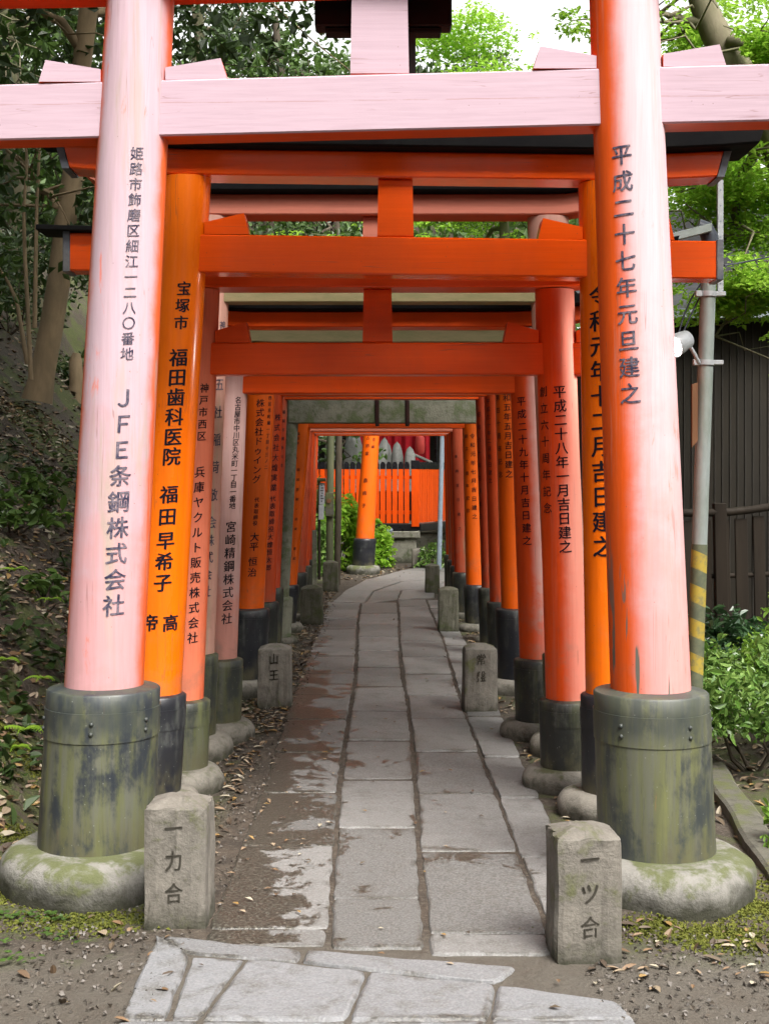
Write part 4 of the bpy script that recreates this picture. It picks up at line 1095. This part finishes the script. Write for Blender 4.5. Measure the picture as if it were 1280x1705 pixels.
# ------------------------------------------------------------------ trees, shrubs, ferns
def rpath(p0, p1, k=6, amp=.06, rng=RNG):
    p0, p1 = np.array(p0, float), np.array(p1, float); L = np.linalg.norm(p1-p0)
    P = [p0+(p1-p0)*t for t in np.linspace(0, 1, k)]
    for i in range(1, k-1): P[i] = P[i]+rng.normal(size=3)*amp*L/ k**.5
    return np.array(P)
def cloud(c, rad, n, rng=RNG, shell=.35):
    d = rng.normal(size=(n, 3)); d /= np.linalg.norm(d, axis=1)[:, None]
    return np.array(c)+d*(shell+(1-shell)*rng.random((n, 1))**.5)*np.array(rad)
def tree(name, label, cat, base, trunk, r0, r1, limbs, lsize, per, leafm, barkm, group=None, flat=.0, crown_r=(.7,.7,.45), extra=(), tuft=26, trunk_n=12, seed=1, lo_keep=None):
    """trunk: list of points; limbs: list of (fraction along trunk, end point, radius); leaves in tufts along the limbs and their twigs"""
    rng = np.random.default_rng(seed)
    root = thing(name, label, cat, tuple(base), group)
    tp = np.array(trunk, float); rr = np.linspace(r0, r1, len(tp)); rr[0] *= 1.25
    mb = MB(); mb.tube(tp, rr, trunk_n)
    cl = []; twigs = MB()
    for f, end, lr in limbs:
        i = f*(len(tp)-1); a = int(min(i, len(tp)-2)); p0 = tp[a]+(tp[a+1]-tp[a])*(i-a)
        pp = rpath(p0, end, 7, .16, rng); mb.tube(pp, np.linspace(lr, lr*.3, 7), 7)
        for t in np.linspace(.3, 1, 6):
            j = t*6; q = int(min(j, 5)); c = pp[q]+(pp[q+1]-pp[q])*(j-q)
            for _ in range(2):
                e = c+rng.normal(size=3)*np.array(crown_r); mb.tube(rpath(c, e, 4, .2, rng), [lr*.28, lr*.2, lr*.14, lr*.08], 4, cap=False)
                cl.append((e, np.linalg.norm(e-c)))
    obj('trunk', mb, barkm, root)
    P = []
    for c, ln_ in cl:
        for _ in range(3):
            cc = c+rng.normal(size=3)*np.array(crown_r)*.55
            P.append(cloud(cc, np.array(crown_r)*(.25+.35*rng.random()), max(3, int(per/len(cl)/3)), rng, .1))
    for c, rad, n in extra: 
        k = max(1, int(n/tuft))
        for q in cloud(c, rad, k, rng, .1): P.append(cloud(q, np.array(rad)*.16+.10, tuft, rng, .1))
    P = np.concatenate(P)
    if lo_keep is not None: P = P[lo_keep(P)]
    lb = MB(); lb.leaves(P, lsize, flat=flat, rng=rng, aspect=.55)
    obj('crown', lb, leafm, root)
    return root
def gpt(x, y, dz=-.1): return np.array([x, y, float(gz(x, y))+dz])

LF = 'trees on the left bank'; RM0 = 'unseen shade trees on the right'
# the tan tree whose trunk stands beside the left pillar
Y = 12.4
tr = [at(62,668,Y), at(72,620,Y), at(86,545,Y), at(98,470,Y), at(105,410,Y), at(112,350,Y), at(122,290,Y), at(126,230,Y), at(135,120,Y), at(150,0,Y), at(150,-160,Y), at(160,-330,Y)]
tree('bank_tree', 'tan smooth-barked tree with forked trunk on the bank beside the left pillar', 'tree', gpt(tr[0][0], Y), tr, .118, .08,
     [(.43, at(50,285,Y-.2), .06), (.75, at(-60,-150,11.6), .05), (.8, at(330,-130,12.9), .05), (.9, at(200,-420,11), .05), (.95, at(-150,-420,13), .05), (.97, at(420,-420,14), .05), (.93, (-1.2,8.2,6.2), .06), (.93, (.4,9.5,6.6), .06), (.95, (-2.8,7.4,5.8), .05), (.97, (-.2,12.5,7.6), .05)],
     .13, 7000, 'leafdark', 'bark', LF, seed=11, crown_r=(.7,.6,.4),
     extra=[((-1.6,8.4,6.3),(2.2,1.6,.6),7000), ((.3,10.2,7.0),(1.9,2.2,.6),6500), ((-.4,13.4,8.2),(2.2,2.0,.6),5000), ((-3.4,10,7.0),(1.8,2.6,.7),7000), ((-1.5,16,9.3),(2.4,2.2,.6),5000), ((-2.2,7.4,5.4),(1.0,1.6,.5),5000)])  # crowns added overhead, out of view, to shade the tunnel and bank
# dark evergreens up the bank
specs = [(-5.0,15.5,9.5,.20,'dark evergreen tree furthest left on the bank'), (-3.4,18.5,9.0,.17,'slim evergreen with leaning trunk up the left bank'), (-5.6,21,11,.24,'tall evergreen high on the left bank behind the tan tree'),
         (-2.2,23.5,9.5,.17,'evergreen behind the tunnel just left of the top centre'), (-3.6,27,11,.22,'evergreen on the far hillside at upper left'), (-.6,28.5,9.5,.2,'evergreen with rough bark behind the centre strut'), (-7.2,18,11,.22,'broad evergreen at the left edge of the hillside')]
for i, (x, y, h, r, lab) in enumerate(specs):
    rg = np.random.default_rng(60+i); b_ = gpt(x, y, -.2); top = b_+np.array([rg.normal()*.4, rg.normal()*.3, h])
    tp = rpath(b_, top, 9, .03, rg)
    limbs = []
    for j in range(13):
        f = .12+.85*j/12; a = rg.random()*6.28; L = (1.9-1.0*f)*(.8+.5*rg.random())
        p = tp[int(f*8)]; limbs.append((f, p+np.array([math.cos(a)*L, math.sin(a)*L, L*.35-.2]), r*.28))
    tree('evergreen_tree', lab, 'tree', b_, tp, r, r*.35, limbs, .15, 7500, 'leafdark' if i % 3 else 'leafmid', 'barkd' if i % 2 else 'barkg', LF, seed=30+i, crown_r=(.65,.65,.42))
b_ = gpt(-4.3, 4.2, -.2); tp = rpath(b_, b_+np.array([.6, .3, 7.5]), 8, .04, np.random.default_rng(2))  # tree out of view, added to keep light off the left bank
tree('evergreen_tree', 'unseen evergreen added outside the left edge to shade the bank', 'tree', b_, tp, .18, .08,
     [(.4, (-3.0,5.2,4.2), .06), (.5, (-3.2,3.6,4.6), .06), (.6, (-2.6,5.8,5.2), .06), (.7, (-4.9,5.5,5.4), .05), (.9, (-2.4,4.9,6.4), .05), (.8, (-4.4,3.0,6), .05)],
     .14, 6000, 'leafdark', 'barkd', LF, seed=77, crown_r=(.6,.6,.4), extra=[((-3.1,5.6,5.0),(1.0,1.3,.8),5000), ((-4.3,7.2,5.6),(1.3,1.6,.8),4000)])
b_ = gpt(4.0, 5.2, -.2); tp = rpath(b_, b_+np.array([-.3, .2, 6.8]), 8, .04, np.random.default_rng(3))  # tree out of view, added to cut sun and sky over the tunnel
tree('evergreen_tree', 'unseen evergreen added outside the right edge to shade the tunnel', 'tree', b_, tp, .2, .09,
     [(.7, (1.6,5.0,6.0), .07), (.75, (.2,6.4,6.2), .06), (.8, (1.9,6.9,6.2), .06), (.85, (.6,7.8,6.6), .05), (.9, (-.6,7.0,6.8), .05)],
     .15, 6000, 'leafdark', 'barkd', RM0, seed=78, crown_r=(.6,.6,.35), extra=[((.9,6.3,6.3),(2.0,1.6,.5),8500), ((.9,8.4,6.8),(1.4,1.5,.5),5000), ((1.5,4.6,6.2),(1.9,1.0,.4),5000), ((-1.0,6.6,6.6),(1.4,1.4,.5),4500)])
# pale saplings
SP = 'saplings on the left bank'
for i, (pts, lab) in enumerate((([(52,585),(47,520),(42,430),(40,350),(45,280),(43,200)], 'straight pale sapling stem left of the tan tree'),
                                ([(46,560),(28,500),(14,470),(-5,440)], 'bent pale sapling stem leaning left from the sapling foot'),
                                ([(58,500),(60,430),(62,330),(66,255),(70,200)], 'thin grey sapling between the straight sapling and tan tree'))):
    Yq = 11.6+.2*i; mb = MB(); pp = [at(a, b_, Yq) for a, b_ in pts]; pp[0][2] -= .25
    root = thing('sapling', lab, 'sapling', tuple(pp[0]), SP)
    mb.tube(pp, np.linspace(.022, .010, len(pp)), 7); obj('stem', mb, 'bark', root)
    lb = MB(); rg = np.random.default_rng(90+i); P = np.concatenate([cloud(pp[j], (.3,.3,.25), 26, rg) for j in range(len(pp)//2, len(pp))]); lb.leaves(P, .10, rng=rg); obj('foliage', lb, 'leafmid', root)
mb = MB(); c = at(124,650,15.2); g = gpt(c[0], 15.2); mb.tube([g, g+np.array([.03,0,.25]), at(126,602,15.2), at(128,588,15.2)], [.10,.085,.08,.045], 10)
tag(obj('tree_stump', mb, 'bark', origin=tuple(g)), 'short broken stump on the leafy bank close to the left pillar', 'stump')

# bright maples on the right
RM = 'maples on the right'
Y = 11.0
def mapleY(px, py, y=11.0): return at(px, py, y)
def clear_limb(P):
    px = VX+P[:, 0]/P[:, 1]*F; py = VY-(P[:, 2]-EYE)/P[:, 1]*F
    on = np.abs(px-(1168+(py-5)*.47)) < 34+8*np.sin(py*.2)
    return ~(on & (py < 118) & (P[:, 1] < 11.6))
tr = [gpt(4.9, 11.6), (4.5, 11.5, 2.2), mapleY(1300,250), mapleY(1222,112), mapleY(1190,55), mapleY(1168,5), mapleY(1150,-60), mapleY(1120,-200)]
tree('maple_tree', 'bright green maple with thick grey slanting trunk at upper right', 'tree', gpt(4.9, 11.6), tr, .19, .07,
     [(.62, mapleY(1100,20), .06), (.42, mapleY(1215,265), .055), (.36, mapleY(1205,400,11.3), .065), (.8, mapleY(1060,-100,12), .05), (.9, mapleY(1250,-260,10.4), .04), (.5, mapleY(1350,60,10), .05), (.25, mapleY(1190,560,11.2), .03)],
     .058, 11000, 'maple', 'barkg', RM, flat=.55, seed=51, crown_r=(.42,.5,.14), lo_keep=clear_limb,
     extra=[(mapleY(1235,505,11.2), (.45,.35,.10), 3300), (mapleY(1265,475,10.9), (.3,.3,.1), 1540), (mapleY(1235,330,11.4), (.5,.6,.14), 3300), (mapleY(1170,280,12), (.5,.6,.2), 3300), (mapleY(1250,390,11.4), (.35,.4,.1), 1320), (mapleY(1265,90,10.6), (.4,.5,.12), 2640), (mapleY(1160,60,12.5), (.35,.5,.2), 1760)])
for i, (x, y, h, lab, ex) in enumerate((
        (2.2, 22.5, 8.4, 'bright maple behind the tunnel right of the top centre strut', [((1.3,22.6,9.0),(1.1,1.0,.35),3000), ((1.9,22.2,8.0),(.9,1.0,.3),2600), ((.9,22.5,7.2),(.8,.9,.3),2200), ((2.2,21.8,6.2),(1.0,.9,.4),2000), ((1.2,22,6.0),(.9,.8,.4),2200)]),
        (5.0, 19.0, 8.0, 'pale green maple far behind the dark building', [((4.6,19,5.8),(.9,.9,.5),2400), ((4.9,19,4.8),(.9,.9,.4),2200), ((5.4,19,7.3),(.9,.9,.4),2000), ((4.4,19,7.0),(.6,.8,.4),1500), ((5.2,18.6,8.4),(.9,.9,.4),1600)]))):
    rg = np.random.default_rng(70+i); b_ = gpt(x, y, -.2); tp = rpath(b_, b_+np.array([.1, 0, h]), 8, .05, rg)
    limbs = []
    for j in range(12):
        f = .35+.62*j/11; a = rg.random()*6.28; L = 1.7*(.6+.6*rg.random()); p = tp[int(f*7)]
        limbs.append((f, p+np.array([math.cos(a)*L-(.5 if i == 0 else 0), math.sin(a)*L, .5]), .05))
    tree('maple_tree', lab, 'tree', b_, tp, .16, .05, limbs, .085, 11000, 'maple', 'barkg', RM, flat=.5, seed=80+i, crown_r=(.55,.55,.2), extra=ex,
         lo_keep=lambda P: ~((P[:,0]/P[:,1] > .120) & (P[:,0]/P[:,1] < .158) & ((P[:,2]-EYE)/P[:,1] > .318)))
# far wooded hillside, one mass
rg = np.random.default_rng(5)
xs = rg.uniform(-16, 22, 2600); ys = rg.uniform(29, 50, 2600); zs = gz(xs, ys)
P = []
for x, y, z in zip(xs, ys, zs):
    hgt = rg.uniform(.3, 4.5); q = np.array([x, y, z+hgt])
    if .112 < x/y < .162 and (q[2]-EYE)/y > .29: continue
    P.append(cloud(q, (.8,.8,.5), 20, rg, .2))
P = np.concatenate(P); lb = MB(); lb.leaves(P, .34, rng=rg)
tag(obj('distant_woodland', lb, 'leafmid'), 'dense green wood covering the hillside far behind the gates', 'woodland', kind='stuff')

rg = np.random.default_rng(15); P = []  # leaf mass added behind and beside the camera to cut low sky light
for x0, x1, y0, y1, h, k in ((-15,15,-16,-8,8.5,900), (-13,-7,-8,3.5,8.0,420), (7,13,-8,7,7.0,420)):
    for _ in range(k):
        q = np.array([rg.uniform(x0, x1), rg.uniform(y0, y1), rg.uniform(.1, h)]); P.append(cloud(q, (.8,.8,.6), 14, rg, .1))
lb = MB(); lb.leaves(np.concatenate(P), .55, rng=rg)
tag(obj('sky_blocking_wood', lb, 'leafdark'), 'unseen evergreen wood added round the camera to block low sky', 'woodland', kind='stuff')

def shrub(name, label, c, rad, n, ls, leafm, seed, group=None, flat=.2, stems=14, skirt=.02):
    rng = np.random.default_rng(seed); base = gpt(c[0], c[1], 0)
    root = thing(name, label, 'shrub', tuple(base), group)
    mb = MB(); P = []
    for i in range(stems*4):
        d = rng.normal(size=3); d[2] = abs(d[2])*.9+.15; d /= np.linalg.norm(d)
        e = np.array([c[0], c[1], base[2]])+d*np.array([rad[0], rad[1], rad[2]*1.0])*(.62+.42*rng.random())
        if i < stems: mb.tube(rpath(base+np.array([0,0,-.05]), e, 4, .12, rng), [.012,.009,.006,.003], 5)
        P.append(cloud(e, np.array(rad)*.26, int(n/stems/4), rng, .0))
    obj('stems', mb, 'barkd', root)
    P = np.concatenate(P); P = P[P[:, 2] > base[2]+skirt]; lb = MB(); lb.leaves(P, ls*(.55+.75*rng.random(len(P))**1.5), flat=flat, rng=rng, aspect=.46, rounded=True); obj('foliage', lb, leafm, root)
SH = 'shrubs in the right bed'
c = onground(1225,1290); shrub('garden_shrub', 'bright glossy green shrub right of the mossy right sleeve', (1.98, 7.0), (.62,.55,.60), 7500, .056, 'shrub', 1, SH, skirt=.24)
shrub('garden_shrub', 'pale green shrub at the right edge behind the bright glossy one', (2.55, 7.9), (.6,.55,.72), 5200, .046, 'azalea', 2, SH, skirt=.2)
shrub('garden_shrub', 'dark glossy shrub below the board fence', (2.38, 9.0), (.5,.4,.62), 3000, .075, 'shrubd', 3, SH)
shrub('garden_shrub', 'little fresh green shrub at the right edge above the kerb', (1.66, 5.35), (.12,.12,.26), 260, .045, 'azalea', 4, SH, stems=6)
FP = 'green plants beyond the end of the left row'
shrub('leafy_plant', 'bright leafy plant left of the lone black sleeve', (-.62, 20.6), (.45,.5,1.15), 2400, .12, 'maple', 5, FP, flat=.4)
shrub('leafy_plant', 'low green plant between the lone sleeve and the drain pipe', (-.12, 21.2), (.35,.3,.75), 1300, .10, 'maple', 6, FP, flat=.4)
shrub('leafy_plant', 'dense green plant behind the white notice sign', (-.98, 19.6), (.4,.5,.95), 2200, .09, 'shrub', 7, FP)
shrub('leafy_plant', 'small round-leaved plant right of the pale pointed marker', (.86, 20.9), (.28,.25,.42), 700, .07, 'shrub', 8, FP)
shrub('leafy_plant', 'dark plant climbing the bank between the twin posts and shrine', (-1.25, 21.8), (.7,.6,1.5), 2600, .11, 'leafmid', 9, FP)
BP = 'undergrowth on the left bank'
for i, (px, py, y, rad, n, lab) in enumerate(((20,800,8.6,.30,240,'dark leafy undergrowth low on the bank at the left edge'), (60,760,9.6,.25,170,'sparse leafy undergrowth on the litter beside the left pillar'), (15,500,14.5,.8,900,'dark undergrowth on the bank below the saplings'),
        (5,330,16.5,1.1,1500,'dark bushy undergrowth high at the left edge'), (140,480,15.5,.6,600,'undergrowth behind the stump near the left pillar'), (70,880,8.0,.2,110,'small broad-leaved seedling patch on the mossy bank'))):
    c = at(px, py, y); shrub('undergrowth_bush', lab, (c[0], y), (rad, rad, rad*1.1), n, .09, 'leafmid' if i in (0, 1, 5) else 'leafdark', 20+i, BP, flat=.3, stems=7)

def fern(px, py, Y, size, label, seed):
    rng = np.random.default_rng(seed); c = at(px, py, Y); c[2] = max(c[2], float(gz(c[0], Y))+.01)
    root = thing('fern', label, 'fern', tuple(c), 'ferns on the left bank')
    for a in (-.6, .35, 1.6, 2.6):
        mb = MB(); d = np.array([math.cos(a), -.75, .0]); d /= np.linalg.norm(d); sd_ = np.array([-d[1], d[0], 0])
        L = size*(.8+.4*rng.random()); pts = [c+d*L*t+np.array([0,0,L*(.75*t-.75*t*t)]) for t in np.linspace(0, 1, 12)]
        for i in range(1, 12):
            p = pts[i]; pl = L*.34*math.sin(math.pi*min(1, .18+i/12*.9))
            for s_ in (-1, 1):
                e = p+sd_*s_*pl+d*pl*.45-np.array([0,0,pl*.15]); w_ = d*L*.06
                mb.add([p-w_, p+w_, e], [(0, 1, 2)] if s_ < 0 else [(0, 2, 1)])
        mb.tube(pts, np.linspace(.004, .0015, 12), 4, cap=False)
        obj('frond', mb, 'fern', root)
fern(42, 1215, 6.1, .13, 'bright yellow-green fern beside the left mossy sleeve', 1)
fern(10, 1100, 6.6, .13, 'fern at the left edge of the picture on the bank', 2)
fern(72, 1130, 6.4, .10, 'small dark fern above the rim of the left mossy sleeve', 3)

for i, (px, py, Y, sz) in enumerate(((30,1290,6.0,.09),(85,1000,7.4,.12),(25,950,7.6,.12),(100,860,9.2,.14))):
    fern(px, py, Y, sz, ['tiny fern low on the bank left of the left footing', 'small fern behind the left pillar foot', 'dark fern midway up the bank at the left edge', 'fern by the left pillar at lettering height'][i], 10+i)

# ------------------------------------------------------------------ fallen leaves, grit, moss tufts
def scatter():
    rg = np.random.default_rng(3)
    P = []; Nn = []; S = []
    def put(x, y, size, tilt=.35):
        z = gz(x, y); e = .03
        nx = -(gz(x+e, y)-gz(x-e, y))/(2*e); ny = -(gz(x, y+e)-gz(x, y-e))/(2*e)
        n_ = np.stack([nx, ny, np.ones_like(nx)], 1); n_ /= np.linalg.norm(n_, axis=1)[:, None]
        P.append(np.stack([x, y, z+.008], 1)); Nn.append(n_*2.2); S.append(np.full(len(x), size))
    put(rg.uniform(-3.4,-1.3,8500), rg.uniform(4.9,13,8500), .06)
    put(rg.uniform(-5.5,-2,3800), rg.uniform(11,20,3800), .08)
    put(rg.uniform(-1.4,-.62,1500), rg.uniform(4.9,9.5,1500), .045); put(rg.uniform(-1.2,-.55,2600), rg.uniform(7.5,17.5,2600), .05)
    put(rg.uniform(.76,1.35,600), rg.uniform(4.9,9,600), .045); put(rg.uniform(.78,1.2,1300), rg.uniform(9,18,1300), .05)
    put(rg.uniform(1.5,3.2,1500), rg.uniform(4.6,9.5,1500), .06)
    put(rg.uniform(-1.4,-.62,60), rg.uniform(3.4,4.9,60), .05); put(rg.uniform(.62,1.6,110), rg.uniform(3.75,4.35,110), .045)
    put(rg.uniform(-.8,.9,350), rg.uniform(18.5,21.5,350), .07)
    P_, N_, S_ = np.concatenate(P), np.concatenate(Nn), np.concatenate(S)
    mb = MB(); mb.leaves(P_, S_*(.6+.7*rg.random(len(S_))), nrm=N_, flat=.75, aspect=.42, fold=.10, rng=rg, rounded=True)
    tag(obj('fallen_leaves', mb, 'litter'), 'dry brown fallen leaves strewn over the bank and beside the path', 'fallen leaves', kind='stuff')
    # a few on the slabs, with grit
    x = np.concatenate([rg.uniform(-.55,.7,70), rg.uniform(-.55,-.2,60)]); y = np.concatenate([rg.uniform(3.6,14,70), rg.uniform(4.3,8,60)])
    mb = MB(); mb.leaves(np.stack([x, y, np.full(len(x), .040)], 1), .03, nrm=np.tile([0,0,2.5], (len(x),1)), flat=.9, aspect=.5, fold=.12, rng=rg)
    tag(obj('loose_leaves', mb, 'litter'), 'few small leaves lying loose on the path slabs', 'fallen leaves', kind='stuff')
    x = np.concatenate([rg.uniform(-.95,-.5,2600), rg.uniform(.6,1.3,500), rg.uniform(-1.2,-.6,500)]); y = np.concatenate([rg.uniform(4.5,15,2600), rg.uniform(3.55,4.3,500), rg.uniform(3.4,4.4,500)])
    mb = MB(); mb.leaves(np.stack([x, y, gz(x, y)+.006], 1), .014, flat=.3, aspect=.9, fold=.3, rng=rg)
    tag(obj('grit', mb, 'grit'), 'fine pale grit and bits strewn on the earth beside the path', 'grit', kind='stuff')
    # moss cushions round the front footings and creeping green weeds
    P = []
    for cx, cy, n_ in ((1.05,4.28,2400), (1.32,4.55,1600), (1.5,4.9,900), (-1.0,4.42,1200), (-1.35,4.7,900), (-1.5,5.3,1500), (-1.7,6.0,1500)):
        q = rg.normal(size=(n_,2))*np.array([.16,.07])+np.array([cx,cy]); P.append(np.column_stack([q, gz(q[:,0], q[:,1])+.006*rg.random(n_)]))
    mb = MB(); mb.leaves(np.concatenate(P), .016, flat=.2, aspect=.6, rng=rg, fold=.2)
    tag(obj('moss', mb, 'mossleaf'), 'yellow-green moss cushions on the earth round the front footings', 'moss', kind='stuff')
    P = []
    for _ in range(95):
        y_ = rg.uniform(5.6, 12); x_ = -1.5-rg.random()**1.4*(.28*y_-1.2); k_ = rg.integers(5, 14)
        qx, qy = rg.normal(x_, .07, k_), rg.normal(y_, .08, k_); P.append(np.column_stack([qx, qy, gz(qx, qy)+.02+.07*rg.random(k_)]))
    mb = MB(); mb.leaves(np.concatenate(P), .075, flat=.5, aspect=.55, rng=rg, fold=.12, rounded=True)
    tag(obj('ground_cover', mb, 'leafdark'), 'low green seedlings scattered over the leafy left bank', 'ground cover', kind='stuff')
    P = []
    for _ in range(26):
        cx, cy = rg.uniform(-1.5,-.95), rg.uniform(4.0,4.5); k_ = rg.integers(4,9); P.append(np.column_stack([rg.normal(cx,.030,k_), rg.normal(cy,.02,k_), np.full(k_, .018)]))
    mb = MB(); mb.leaves(np.concatenate(P), .021, flat=.85, aspect=.8, rng=rg, fold=.1, rounded=True)
    tag(obj('weeds', mb, 'leafmid'), 'tiny green weeds sprouting on the earth before the left footing', 'weeds', kind='stuff')
M['mossleaf'] = leaf_mat('moss_cushion', (.10,.115,.022), (.16,.165,.035), .1, .8, .1)
scatter()
